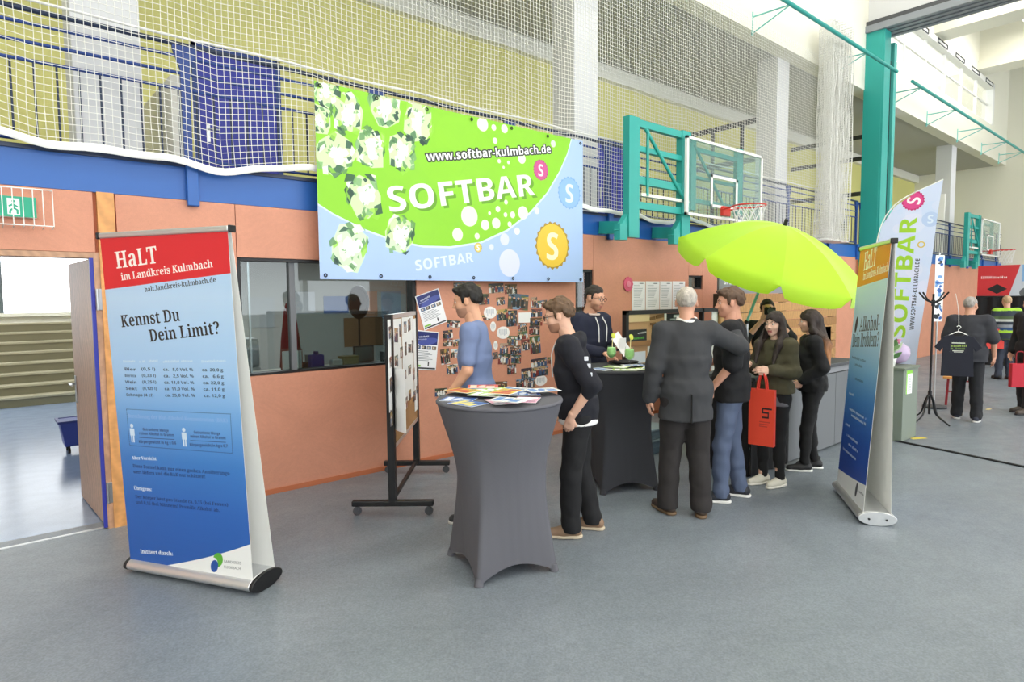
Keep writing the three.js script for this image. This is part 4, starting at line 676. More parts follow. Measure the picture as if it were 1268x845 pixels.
// ---------------------------------------------------------------- framed display board behind the charcoal table
{
  const z = 0.95, a = onZ(773, 384, z), b = onZ(943, 383, z), top = 1.58, g = thing('display_board', 'black framed display board with brown, slate and white panels', 'display board', V(0, 0, z));
  const x0 = a.x, x1 = b.x;
  part(g, 'frame', [box(x0, x1, top - 0.05, top, -0.03, 0.03), box(x0, x0 + 0.05, 0, top, -0.03, 0.03), box(x1 - 0.05, x1, 0, top, -0.03, 0.03), box(x0, x1, 0.5, 0.56, -0.03, 0.03), box((x0 + x1) / 2 - 0.02, (x0 + x1) / 2 + 0.02, 0, top, -0.03, 0.03)], M.black);
  const X = (px, py) => onZ(px, py, z + 0.02);
  const panelAt = (n, p0, p1, m, dz = 0.02, t = 0.006) => { const p = X(...p0), q = X(...p1); const o = part(g, n, cbox(q.x - p.x, p.y - q.y, t), m); o.position.set((p.x + q.x) / 2, (p.y + q.y) / 2, dz); return o; };
  const Z = (x, y) => [760 + x / 4.225, 320 + y / 4.225];
  panelAt('back_panel', Z(64, 278), Z(270, 560), mat(0xc49a70, 0.85), 0.0); panelAt('wood_strip', Z(66, 290), Z(188, 330), mat(0xe2c898, 0.7), 0.01, 0.02);
  panelAt('shelf', Z(66, 438), Z(190, 452), mat(0x9c7048, 0.7), 0.03, 0.05); panelAt('price_card', Z(74, 495), Z(168, 545), mat(0xd8dce6, 0.8), 0.012);
  for (const [x0_, y0_, x1_, y1_] of [[190, 308, 218, 322], [226, 296, 264, 312], [236, 330, 258, 342], [196, 338, 222, 346], [204, 352, 254, 376], [246, 382, 266, 396], [202, 402, 250, 418], [190, 436, 218, 448], [226, 430, 266, 448]]) { const o = panelAt('wooden_tag', Z(x0_, y0_), Z(x1_, y1_), mat(0x7c5a34, 0.8), 0.012, 0.014); o.rotation.z = 0.25 * ((x0_ % 3) - 0.6); }
  const sign = canvas(256, 160, (c) => { c.fillStyle = '#1c1e20'; c.fillRect(0, 0, 256, 160); scrawl(c, [130, 58], [240, 52], 34, '#f0f0ee'); scrawl(c, [24, 122], [232, 120], 40, '#5ac83c'); });
  { const o = panelAt('slate_sign', Z(74, 376), Z(170, 436), M.black, 0.02, 0.012); part(o, 'print', sheetGeo(0.36, 0.24, 0.002).translate(0, 0, 0.008), sheetMats(printMat(sign, 0.6))); const p = X(...Z(74, 376)), q = X(...Z(170, 436)); o.children[0].scale.set(((q.x - p.x) / 0.36) * 0.98, ((p.y - q.y) / 0.24) * 0.98, 1); }
  { const o = panelAt('rack', Z(182, 462), Z(272, 556), M.white, 0.01, 0.02); for (let r = 0; r < 4; r++) for (let k = 0; k < 6; k++) { const p = X(...Z(190 + k * 13.5, 468 + r * 23)), q = X(...Z(200 + k * 13.5, 484 + r * 23)); const m = part(g, 'rack_slot', cbox(q.x - p.x, p.y - q.y, 0.01), M.greyDark); m.position.set((p.x + q.x) / 2, (p.y + q.y) / 2, 0.024); } }
  panelAt('slate_panel', Z(276, 290), Z(372, 560), M.chalk, 0.0); panelAt('white_divider', Z(268, 285), Z(276, 560), M.white, 0.012); panelAt('white_divider', Z(372, 285), Z(392, 560), M.white, 0.012);
  panelAt('chalk_line', Z(318, 296), Z(366, 308), mat(0xc8ccd0, 0.9), 0.006, 0.002); panelAt('chalk_line', Z(300, 316), Z(360, 322), mat(0x9aa0a6, 0.9), 0.006, 0.002);
  panelAt('poster', Z(520, 275), Z(765, 560), M.white, 0.0); panelAt('slate_panel', Z(560, 290), Z(750, 540), M.chalk, 0.008); panelAt('red_badge', Z(640, 286), Z(672, 318), mat(0xb02a4a, 0.7), 0.016); panelAt('chalk_line', Z(690, 296), Z(740, 306), mat(0xc8ccd0, 0.9), 0.014, 0.002);
}
for (const [i, [px, py, w, h, d, lab]] of [[815, 566, 0.42, 0.16, 0.32, 'blue-grey plastic crate on the floor, lower of two'], [815, 566, 0.44, 0.12, 0.34, 'blue-grey plastic lid box stacked on a crate']].entries()) {
  const p = onY(px, py), g = thing('storage_crate', lab, 'crate', V(p.x + 0.1, i ? 0.165 : 0, p.z - 0.25)), m = mat(i ? 0x667882 : 0x5c6e7a, 0.5);
  part(g, 'tub', rbox(w, h, d, 0.015, 0, h / 2, 0), m); part(g, 'lid', rbox(w + 0.03, 0.025, d + 0.03, 0.01, 0, h - 0.008, 0), mat(0x8496a0, 0.5)); part(g, 'rib', [cbox(w + 0.008, 0.012, d + 0.008, 0, h * 0.45, 0)], m);
}
// ---------------------------------------------------------------- bar kiosk: plank wall, sign, counter
{
  const z = 1.0, l = onZ(893, 360, z).x, r = onZ(1036, 380, z).x, top = 1.77, g = thing('plank_wall', 'wall of brown horizontal planks behind the bar', 'plank wall', V(0, 0, z));
  part(g, 'post', box(l, l + 0.08, 0, top, -0.12, -0.04), M.brown); part(g, 'post', box(r - 0.08, r, 0, top, -0.12, -0.04), M.brown); part(g, 'post', box((l + r) / 2, (l + r) / 2 + 0.08, 0, top, -0.12, -0.04), M.brown);
  const n = 13, h = top / n; for (let i = 0; i < n; i++) part(g, 'plank', rbox(r - l, h - 0.008, 0.04, 0.004, (l + r) / 2, (i + 0.5) * h, -0.02 + 0.004 * (i % 2)), i % 3 ? M.plank : M.plank2);
  const s0 = onZ(891, 336, z), s1 = onZ(975, 363, z), t = canvas(1024, 180, (c) => { c.fillStyle = '#8b8c90'; c.fillRect(0, 0, 1024, 180); c.fillStyle = '#f2f2f4'; textAB(c, 'drucken', [60, 104], [330, 104], 54); scrawl(c, [230, 164], [310, 164], 28, '#e0e0e4'); scrawl(c, [560, 156], [640, 156], 30, '#e8e8ec'); });
  const sg = thing('kiosk_sign', 'grey sign with white lettering above the plank wall', 'sign', V((s0.x + s1.x) / 2, top + 0.15, z - 0.02)); part(sg, 'panel', sheetGeo(s1.x - s0.x, 0.3, 0.03), sheetMats(printMat(t, 0.5), M.grey)); part(sg, 'bracket', [box(-0.9, -0.86, -0.22, 0.1, -0.06, -0.016), box(0.86, 0.9, -0.22, 0.1, -0.06, -0.016)], M.black);
}
{
  const x0 = 5.55, x1 = 8.0, zf = 2.63, zb = 2.1, H = 0.97, g = thing('bar_counter', 'long grey bar counter under the lime parasol', 'counter', V(0, 0, 0));
  part(g, 'worktop', rbox(x1 - x0 + 0.04, 0.04, zf - zb + 0.06, 0.008, (x0 + x1) / 2, H - 0.02, (zf + zb) / 2), M.greyDark);
  for (let i = 0; i < 3; i++) { const w = (x1 - 6.3) / 3, a = 6.3 + i * w; part(g, 'front_panel', box(a + 0.004, a + w - 0.004, 0.02, H - 0.12, zf - 0.02, zf), M.grey); }
  part(g, 'front_panel', box(6.3, x1, H - 0.11, H - 0.04, zf - 0.025, zf - 0.005), mat(0x8a8c90, 0.6)); part(g, 'side_panel', box(x1 - 0.02, x1, 0, H - 0.04, zb, zf - 0.02), M.grey); part(g, 'side_panel', box(x0, x0 + 0.02, 0, H - 0.04, zb, zf - 0.03), M.blackMat); part(g, 'plinth', box(x0, x1, 0, 0.02, zb, zf - 0.04), M.black);
  const geo = new THREE.BoxGeometry(0.75, H - 0.05, 0.012, 40, 6, 1), p = geo.attributes.position; for (let i = 0; i < p.count; i++) p.setZ(i, p.getZ(i) + 0.014 * Math.sin(p.getX(i) * 42) * (0.6 - p.getY(i))); geo.computeVertexNormals(); part(g, 'black_drape', geo.translate(x0 + 0.375, (H - 0.05) / 2 + 0.01, zf - 0.01), M.blackMat);
  // upright shield with lettering at the counter's back edge
  const c0 = onZ(1028, 410, zb + 0.05), c1 = V(7.96, 0, 0), t = canvas(512, 200, (c) => { c.fillStyle = '#77797e'; c.fillRect(0, 0, 512, 200); c.fillStyle = '#f4f4f4'; textAB(c, 'VOM', [190, 90], [290, 90], 40); textAB(c, 'SCHN', [150, 150], [300, 150], 46); });
  const s = thing('counter_shield', 'grey upright shield with white capitals on the bar counter', 'sign', V((c0.x + c1.x) / 2, H, zb + 0.05)); part(s, 'panel', sheetGeo(c1.x - c0.x, 0.36, 0.02).translate(0, 0.18, 0), sheetMats(printMat(t, 0.6), M.grey));
  for (let i = 0; i < 5; i++) { const b = thing('drinking_glass', 'small clear tumbler on the bar counter', 'glass', V(7.05 + i * 0.11, H, 2.5 - (i % 2) * 0.1), 0, 'tumblers on the bar counter'); part(b, 'glass', lathe([[0.001, 0], [0.028, 0], [0.034, 0.1], [0.032, 0.1], [0.026, 0.006], [0.001, 0.006]], 20), phys({ color: 0xffffff, roughness: 0.03, transmission: 1, thickness: 0, ior: 1.4 })); if (i % 2) part(b, 'drink', lathe([[0.001, 0.007], [0.0255, 0.007], [0.029, 0.06], [0.001, 0.06]], 16), mat(0xd8e8a0, 0.4)); }
  const bt = thing('juice_bottle', 'yellow-green juice bottle beside the parasol pole', 'bottle', V(6.3, H, 2.45)); part(bt, 'bottle', lathe([[0.001, 0], [0.04, 0], [0.042, 0.16], [0.03, 0.21], [0.014, 0.25], [0.014, 0.29], [0.001, 0.29]], 20), mat(0xc6d83a, 0.3)); part(bt, 'cap', lathe([[0.001, 0.29], [0.017, 0.29], [0.017, 0.315], [0.001, 0.315]], 16), M.white);
  const gb = thing('green_box', 'flat light green box on the bar counter', 'box', V(6.05, H, 2.5)); part(gb, 'carton', rbox(0.26, 0.05, 0.18, 0.005, 0, 0.026, 0), mat(0x9ac870, 0.7)); part(gb, 'lid', rbox(0.265, 0.012, 0.185, 0.004, 0, 0.05, 0), mat(0xb6dc8c, 0.7));
}
// ---------------------------------------------------------------- lime parasol
{
  const c = atD(954, 324, 7.0), ax = V(0, 1, 0).addScaledVector(V(Math.cos(YAW), 0, Math.sin(YAW)), 0.23).addScaledVector(V(-Math.sin(YAW), 0, Math.cos(YAW)), 0.37).normalize();
  const g = thing('parasol', 'lime green parasol tilted over the bar counter', 'parasol', V(0, 0, 0));
  const q = new THREE.Quaternion().setFromUnitVectors(V(0, 1, 0), ax), R = 1.03, Hd = 0.42, N = 8, S = 14, place = (p) => p.applyQuaternion(q).add(c);
  const spin = rad(10);
  for (let k = 0; k < N; k++) {
    const pos = [], idx = [], a0 = spin + (k / N) * 2 * Math.PI, a1 = spin + ((k + 1) / N) * 2 * Math.PI, K = 10;
    for (let i = 0; i <= S; i++) for (let j = 0; j <= K; j++) {
      const s = i / S, u = j / K, e = Math.cos((u - 0.5) * (a1 - a0)), flat = Math.cos((a1 - a0) / 2) / e, a = a0 + (a1 - a0) * u, r = R * s * (1 * (1 - 0.75) + 0.75 * flat), sagK = 0.03 * Math.sin(u * Math.PI) * s;
      pos.push(...place(V(Math.cos(a) * r, Hd * (1 - Math.pow(s, 1.9)) - sagK, Math.sin(a) * r)).toArray());
    }
    for (let j = 0; j <= K; j++) { const u = j / K, e = Math.cos((u - 0.5) * (a1 - a0)), a = a0 + (a1 - a0) * u, r = R * (0.25 + 0.75 * (Math.cos((a1 - a0) / 2) / e)) + 0.012; pos.push(...place(V(Math.cos(a) * r, -0.03 * Math.sin(u * Math.PI) - 0.12 * Math.pow(Math.sin(Math.min(1, Math.min(u, 1 - u) * 6) * Math.PI / 2), 0.6), Math.sin(a) * r)).toArray()); }
    for (let i = 0; i <= S; i++) for (let j = 0; j < K; j++) { const b = i * (K + 1) + j; idx.push(b, b + 1, b + K + 1, b + 1, b + K + 2, b + K + 1); }
    const geo = new THREE.BufferGeometry(); geo.setAttribute('position', new THREE.Float32BufferAttribute(pos, 3)); geo.setIndex(idx); geo.computeVertexNormals(); part(g, 'canopy_panel', geo, M.lime);
    part(g, 'rib', tube([0.03, 0.4, 0.8, 1].map((s) => place(V(Math.cos(a0) * R * s * 0.99, Hd * (1 - Math.pow(s, 1.9)) - 0.012, Math.sin(a0) * R * s * 0.99))), 0.006, 12, 5), M.metal);
  }
  const joint = place(V(0, -0.75, 0)), apex = place(V(0, Hd + 0.02, 0));
  part(g, 'finial', rod(apex.clone().addScaledVector(ax, -0.02), apex.clone().addScaledVector(ax, 0.05), 0.022), M.black);
  part(g, 'pole', [rod(joint, apex, 0.016, 10)], M.tealLight); part(g, 'pole', rod(V(joint.x, 0.1, joint.z), joint, 0.019, 10), M.metal); part(g, 'tilt_joint', new THREE.SphereGeometry(0.028, 12, 10).translate(joint.x, joint.y, joint.z), M.black);
  part(g, 'foot', lathe([[0.001, 0], [0.24, 0], [0.24, 0.06], [0.05, 0.09], [0.03, 0.3], [0.001, 0.3]], 28).translate(joint.x, 0, joint.z), M.greyDark);
}
// ---------------------------------------------------------------- feather flag
{
  const P0 = onY(1119, 510), n = EYE.clone().sub(P0).setY(0).normalize(), xa = V(0, 1, 0).cross(n), g = thing('feather_flag', 'tall pale lilac feather flag with green vertical lettering and pink badge', 'flag', V(P0.x, 0, P0.z), Math.atan2(n.x, n.z));
  const lc = (px, py) => { const p = onPlane(px, py, P0, n).sub(P0); return [p.dot(xa), p.y]; };
  const out = [[1105, 466], [1097, 400], [1090, 330], [1087, 300], [1092, 280], [1108, 256], [1138, 236], [1168, 223], [1161, 266], [1154, 321], [1146, 370], [1138, 420], [1132, 466]].map((p) => lc(...p));
  const sh = new THREE.Shape(); out.forEach(([x, y], i) => (i ? sh.lineTo(x, y) : sh.moveTo(x, y)));
  const x0 = Math.min(...out.map((p) => p[0])), x1 = Math.max(...out.map((p) => p[0])), y0 = Math.min(...out.map((p) => p[1])), y1 = Math.max(...out.map((p) => p[1])), H = 1600, W = Math.round((H * (x1 - x0)) / (y1 - y0));
  const q = (zx, zy) => { const [x, y] = lc(1010 + zx / 3.674, 220 + zy / 3.674); return [((x - x0) / (x1 - x0)) * W, ((y1 - y) / (y1 - y0)) * H]; };
  const tex = canvas(W, H, (c) => {
    c.fillStyle = '#cdd8f2'; c.fillRect(0, 0, W, H); for (let i = 0; i < 40; i++) disc(c, rnd(0, W), rnd(0, H), rnd(20, 90), pick(['rgba(226,222,246,0.25)', 'rgba(190,212,242,0.25)', 'rgba(236,228,244,0.25)']));
    c.fillStyle = '#9ccb2c'; textAB(c, 'SOFTBAR', q(405, 735), q(462, 180), 118);
    c.fillStyle = '#23252c'; textAB(c, 'WWW.SOFTBAR-KULMBACH.DE', q(446, 694), q(474, 368), 30);
    const [a, b] = q(443, 105); c.save(); c.translate(a, b); c.rotate(-1.4); c.fillStyle = '#c22a6e'; c.beginPath(); for (let i = 0; i <= 84; i++) { const t = (i / 84) * 6.283, k = 78 + 4 * Math.sin(i * Math.PI * 0.5); c.lineTo(Math.cos(t) * k, Math.sin(t) * k); } c.fill(); c.fillStyle = '#d8448a'; c.beginPath(); c.arc(0, 0, 68, 0, 7); c.fill(); setFont(c, 130); c.fillStyle = '#fbeef4'; c.textAlign = 'center'; c.textBaseline = 'middle'; c.fillText('S', 0, 6); c.restore();
    const [d, e] = q(480, 305); c.strokeStyle = '#d4b84a'; c.lineWidth = 9; c.beginPath(); c.arc(d, e, 22, 0, 7); c.stroke(); const [h, k] = q(522, 190); disc(c, h, k, 60, '#b4c8ea'); c.fillStyle = '#d8e4f6'; setFont(c, 90); c.textAlign = 'center'; c.textBaseline = 'middle'; c.fillText('S', h, k);
  });
  const geo = new THREE.ExtrudeGeometry(sh, { depth: 0.004, bevelEnabled: false }), p = geo.attributes.position, uv = geo.attributes.uv;
  for (let i = 0; i < p.count; i++) uv.setXY(i, (p.getX(i) - x0) / (x1 - x0), (p.getY(i) - y0) / (y1 - y0));
  part(g, 'printed_cloth', geo, printMat(tex, 0.7));
  part(g, 'pole', tube([V(out[0][0] - 0.02, 0.05, 0), V(out[0][0] - 0.03, out[0][1], -0.004), V(out[3][0] - 0.012, out[3][1], -0.004), V(out[5][0] - 0.01, out[5][1] + 0.015, -0.004), V(out[7][0], out[7][1] + 0.01, -0.004)], 0.009, 40, 6), M.white);
  part(g, 'foot', [rbox(0.5, 0.03, 0.05, 0.01, out[0][0] - 0.02, 0.018, 0), rbox(0.05, 0.03, 0.5, 0.01, out[0][0] - 0.02, 0.018, 0), rod(V(out[0][0] - 0.02, 0.03, 0), V(out[0][0] - 0.02, 0.1, 0), 0.02)], M.greyDark);
}
// ---------------------------------------------------------------- cabinet, plant, shirt stand and the stalls behind
{
  const c = onY(1117, 548), w = 0.5, d = 0.42, h = 0.88, g = thing('display_cabinet', 'grey-green pedestal cabinet behind the leaning roll-up banner', 'cabinet', V(c.x + w / 2 - 0.02, 0, c.z - d / 2));
  part(g, 'body', rbox(w, h - 0.03, d, 0.006, 0, (h - 0.03) / 2 + 0.002, 0), M.cabinet); part(g, 'top', rbox(w + 0.03, 0.03, d + 0.03, 0.006, 0, h - 0.015, 0), mat(0x6d7669, 0.6)); part(g, 'plinth', cbox(w - 0.03, 0.02, d - 0.03, 0, 0.011, 0), M.greyDark);
  const lf = canvas(128, 180, (k) => { k.fillStyle = '#f4f6f2'; k.fillRect(0, 0, 128, 180); k.fillStyle = '#8ed04a'; k.fillRect(0, 0, 22, 180); k.fillRect(22, 0, 106, 26); k.fillStyle = '#9aa0a0'; for (let i = 0; i < 9; i++) k.fillRect(36, 44 + i * 13, 70, 4); });
  const nt = part(scene, 'taped_notice', sheetGeo(0.2, 0.28, 0.003), sheetMats(printMat(lf, 0.7))); nt.position.set(c.x + 0.16, 0.7, c.z + 0.003); nt.rotation.z = -0.03; tag(nt, 'small white and green notice taped on the pedestal cabinet', 'notice');
  const pl = thing('leafy_arrangement', 'pale green leaves under clear wrap on the pedestal cabinet', 'plant', V(c.x + 0.1, h, c.z - 0.22));
  part(pl, 'pot', lathe([[0.001, 0], [0.08, 0], [0.1, 0.1], [0.09, 0.1], [0.075, 0.01], [0.001, 0.01]], 20), M.white);
  const leaf = new THREE.Shape(); leaf.moveTo(0, 0); leaf.quadraticCurveTo(0.05, 0.06, 0, 0.14); leaf.quadraticCurveTo(-0.05, 0.06, 0, 0); const lg = new THREE.ExtrudeGeometry(leaf, { depth: 0.002, bevelEnabled: false });
  const lm = [mat(0x8fb07c, 0.6), mat(0xc2d4b4, 0.6), mat(0x5f8a54, 0.6)]; for (let i = 0; i < 34; i++) { const m = part(pl, 'leaf', lg, lm[i % 3]); m.position.set(rnd(-0.07, 0.07), 0.08 + rnd(0, 0.14), rnd(-0.07, 0.07)); m.rotation.set(rnd(-1, 1), rnd(0, 6.28), rnd(-1, 1)); }
  const bl = thing('lilac_bag', 'puffed lilac plastic bag beside the leafy arrangement', 'bag', V(c.x + 0.4, h, c.z - 0.2)); const bg = new THREE.SphereGeometry(0.13, 24, 18), bp = bg.attributes.position; for (let i = 0; i < bp.count; i++) { const v = V().fromBufferAttribute(bp, i); v.multiplyScalar(1 + 0.12 * n3(v.x * 14, v.y * 14, v.z * 14)); bp.setXYZ(i, v.x, v.y, v.z); } bg.computeVertexNormals(); part(bl, 'film', bg.translate(0, 0.135, 0), phys({ color: 0xd9c4e4, roughness: 0.3, transmission: 0.35, thickness: 0 })); part(bl, 'knot', lathe([[0.001, 0.26], [0.03, 0.25], [0.015, 0.28], [0.035, 0.31], [0.001, 0.31]], 12), mat(0xd07a9a, 0.5));
}
{
  const b = onY(1150, 524), g = thing('shirt_stand', 'slim dark stand with curved feet and branching arms', 'clothes stand', V(b.x, 0, b.z));
  const top = onX(1150, 375, b.x).y; const hgt = 1.74;
  part(g, 'pole', rod(V(0, 0.12, 0), V(0, hgt, 0), 0.014), M.darkMetal);
  for (let k = 0; k < 4; k++) { const a = rad(20 + k * 90), c = Math.cos(a), s = Math.sin(a); part(g, 'foot', tube([V(0, 0.42, 0), V(c * 0.06, 0.3, s * 0.06), V(c * 0.12, 0.12, s * 0.12), V(c * 0.28, 0.012, s * 0.28)], 0.011, 16, 6), M.darkMetal); part(g, 'arm', tube([V(0, hgt - 0.12, 0), V(c * 0.1, hgt - 0.08, s * 0.1), V(c * 0.2, hgt + 0.02, s * 0.2)], 0.011, 10, 6), M.black); }
  part(g, 'collar', [rod(V(0, 0.38, 0), V(0, 0.44, 0), 0.024), rod(V(0, hgt - 0.16, 0), V(0, hgt - 0.08, 0), 0.024)], M.darkMetal);
  const xa = V(Math.cos(YAW + 0.5), 0, Math.sin(YAW + 0.5)), sp = V(b.x, 0, b.z).addScaledVector(xa, 0.24), s = thing('hanging_shirt', 'navy printed T-shirt on a white hanger', 'shirt', V(sp.x, 1.2, sp.z + 0.05), -(YAW + 0.42)); s.scale.setScalar(0.82);
  const o = [[-0.09, 0], [-0.2, -0.04], [-0.31, -0.2], [-0.24, -0.26], [-0.2, -0.19], [-0.21, -0.66], [0.21, -0.66], [0.2, -0.19], [0.24, -0.26], [0.31, -0.2], [0.2, -0.04], [0.09, 0], [0.05, -0.03], [-0.05, -0.03]], sh = new THREE.Shape(); o.forEach(([x, y], i) => (i ? sh.lineTo(x, y) : sh.moveTo(x, y)));
  part(s, 'cloth', uvm(new THREE.ExtrudeGeometry(sh, { depth: 0.02, bevelEnabled: true, bevelSize: 0.008, bevelThickness: 0.01, bevelSegments: 3 }).translate(0, 0, -0.01)), mat(0x20222e, 0.9));
  const tx = canvas(256, 220, (c) => { c.fillStyle = '#20222e'; c.fillRect(0, 0, 256, 220); c.fillStyle = '#e4e8d8'; c.fillRect(24, 20, 208, 16); scrawl(c, [20, 104], [236, 98], 66, '#a8c45a'); scrawl(c, [24, 152], [232, 148], 50, '#7d9a48'); c.fillStyle = '#e4e8d8'; c.fillRect(40, 168, 176, 12); c.fillRect(60, 190, 136, 10); });
  part(s, 'print', sheetGeo(0.22, 0.19, 0.001).translate(0, -0.2, 0.0215), sheetMats(printMat(tx, 0.8)));
  part(s, 'hanger', [tube([V(-0.17, -0.04, 0), V(-0.05, 0.035, 0), V(0, 0.05, 0), V(0.05, 0.035, 0), V(0.17, -0.04, 0)], 0.008, 20, 6), tube([V(0, 0.05, 0), V(0, 0.09, 0), V(0.03, 0.12, 0), V(0.0, 0.15, 0), V(-0.025, 0.13, 0)], 0.005, 14, 5), tube([V(0, 0.14, 0), V(-0.01, 0.4, -0.02), V(-0.05, 0.66, -0.04)], 0.004, 8, 4)], M.white);
}
{ // narrow printed banner behind the stand, bench, tall planter box, second stand
  const p = onY(1157, 505), g = thing('narrow_banner', 'narrow white banner with blue and black figures behind the shirt stand', 'banner', V(p.x, 0, p.z), -YAW + 0.15);
  const t = canvas(96, 640, (c) => { c.fillStyle = '#f2f4f2'; c.fillRect(0, 0, 96, 640); for (let i = 0; i < 26; i++) { c.fillStyle = pick(['#1c2430', '#2a5aa8', '#3a3e44', '#6a9ad0']); c.beginPath(); c.ellipse(rnd(20, 76), rnd(20, 620), rnd(8, 22), rnd(10, 34), rnd(0, 3), 0, 7); c.fill(); } });
  const s = part(g, 'printed_sheet', sheetGeo(0.15, 1.0, 0.004), sheetMats(printMat(t, 0.6))); s.position.y = 1.82; part(g, 'pole', [rod(V(0, 0.05, -0.015), V(0, 2.36, -0.015), 0.012)], M.alu); part(g, 'foot', lathe([[0.001, 0], [0.16, 0], [0.16, 0.03], [0.03, 0.05], [0.001, 0.05]], 24), M.greyDark);
  const bn = onY(1196, 505), bg = thing('beer_bench', 'light wooden bench with folding legs behind the man in dark shirt', 'bench', V(bn.x + 0.8, 0, bn.z - 0.25), rad(6));
  for (const z of [-0.09, 0.03]) part(bg, 'board', rbox(2.0, 0.03, 0.115, 0.006, 0, 0.46, z + 0.03), mat(0xdc9a50, 0.5));
  for (const x of [-0.75, 0.75]) part(bg, 'leg', [bar(V(x, 0, -0.1), V(x, 0.445, -0.08), 0.03, 0.03), bar(V(x, 0, 0.1), V(x, 0.445, 0.08), 0.03, 0.03), bar(V(x, 0.22, -0.09), V(x, 0.22, 0.09), 0.02, 0.02)], mat(0x9c2a34, 0.5));
  const st = thing('bar_stool', 'small dark wooden stool behind the pedestal cabinet', 'stool', V(...onY(1139, 512).add(V(0.3, 0, -0.3)).toArray())); part(st, 'seat', rbox(0.3, 0.03, 0.3, 0.01, 0.1, 0.46, -0.15), mat(0x8a5a34, 0.6)); for (const [x, z] of [[-0.02, -0.27], [0.22, -0.27], [-0.02, -0.03], [0.22, -0.03]]) part(st, 'leg', bar(V(x, 0, z), V(x, 0.445, z), 0.025, 0.025), M.black);
  const cf = thing('cushion_bag', 'beige cloth bag standing on the dark stool', 'bag', V(...onY(1139, 512).add(V(0.4, 0.476, -0.45)).toArray())); part(cf, 'sack', rbox(0.24, 0.34, 0.16, 0.05, 0, 0.171, 0), mat(0xcbb98e, 0.9)); part(cf, 'strap', tube([V(-0.07, 0.33, 0), V(-0.04, 0.43, 0), V(0.04, 0.43, 0), V(0.07, 0.33, 0)], 0.008, 14, 5), mat(0xa8945e, 0.9));
  const yt = single('floor_tape', 'short strip of yellow tape on the floor beside the cabinet', 'tape', cbox(0.2, 0.002, 0.07), mat(0xe0cc4c, 0.5)); const yp = onY(1137, 543); yt.position.set(yp.x, 0.0012, yp.z); yt.rotation.y = -0.5;
  const yt2 = single('floor_tape', 'pale strip of tape on the floor in front of the wooden bench', 'tape', cbox(0.16, 0.002, 0.05), mat(0xcfc08a, 0.5)); const yq = onY(1224, 507); yt2.position.set(yq.x, 0.0012, yq.z);
  const ca = onY(1085, 542), cb = onY(1268, 579), dr = cb.clone().sub(ca).normalize();
  single('floor_cable', 'black cable cover crossing the grey floor', 'cable', (() => { const a = ca.clone().addScaledVector(dr, -1.2), b = cb.clone().addScaledVector(dr, 6), pts = []; for (let i = 0; i <= 30; i++) { const p_ = a.clone().lerp(b, i / 30); p_.y = 0.006; p_.x += 0.008 * Math.sin(i * 1.1); pts.push(p_); } return tube(pts, 0.014, 120, 6); })(), M.black);
}
{ // stall at the far end: black drapes, poster wall, table
  const X = 18.6, y0 = onX(1240, 368, X).y, z0 = onX(1207, 400, X).z, z1 = z0 + 3.2, g = thing('far_stall', 'black draped stall in the far hall', 'stall', V(X, 0, z0));
  part(g, 'drape', (() => { const q = new THREE.BoxGeometry(0.03, y0, z1 - z0, 1, 1, 60), p = q.attributes.position; for (let i = 0; i < p.count; i++) p.setX(i, p.getX(i) + 0.03 * Math.sin(p.getZ(i) * 26)); q.computeVertexNormals(); return q.translate(0, y0 / 2, (z1 - z0) / 2); })(), M.blackMat);
  part(g, 'crossbar', rod(V(0, y0 + 0.01, 0), V(0, y0 + 0.01, z1 - z0), 0.02), M.darkMetal);
  const tp = onX(1215, 333, X).y, t = canvas(900, 300, (c) => { c.fillStyle = '#cfd8e4'; c.fillRect(0, 0, 900, 300); c.fillStyle = '#d2343a'; c.beginPath(); c.moveTo(0, 0); c.lineTo(230, 0); c.lineTo(170, 300); c.lineTo(0, 300); c.fill(); c.fillStyle = '#8ab8e6'; c.fillRect(240, 0, 380, 150); c.fillStyle = '#6a6e74'; c.beginPath(); c.ellipse(420, 250, 190, 90, 0, 0, 7); c.fill(); c.fillStyle = '#d44a52'; c.fillRect(470, 60, 110, 90); scrawl(c, [20, 120], [150, 120], 34, '#f4e8e6'); c.fillStyle = '#1e1e22'; c.beginPath(); c.moveTo(110, 170); c.lineTo(165, 215); c.lineTo(110, 260); c.lineTo(55, 215); c.fill(); c.fillStyle = '#3c6ab0'; c.fillRect(640, 0, 260, 300); });
  const p = thing('far_poster_wall', 'red and sky-blue poster wall above the black draped stall', 'poster wall', V(X + 0.1, (tp + y0) / 2 + 0.02, (z0 + z1) / 2), -Math.PI / 2); part(p, 'printed_sheet', sheetGeo(z1 - z0, tp - y0 + 0.1, 0.02), sheetMats(printMat(t, 0.6))); part(p, 'post', [rod(V(-1.4, -(tp + y0) / 2, -0.03), V(-1.4, 0.1, -0.03), 0.02), rod(V(1.4, -(tp + y0) / 2, -0.03), V(1.4, 0.1, -0.03), 0.02)], M.darkMetal);
}
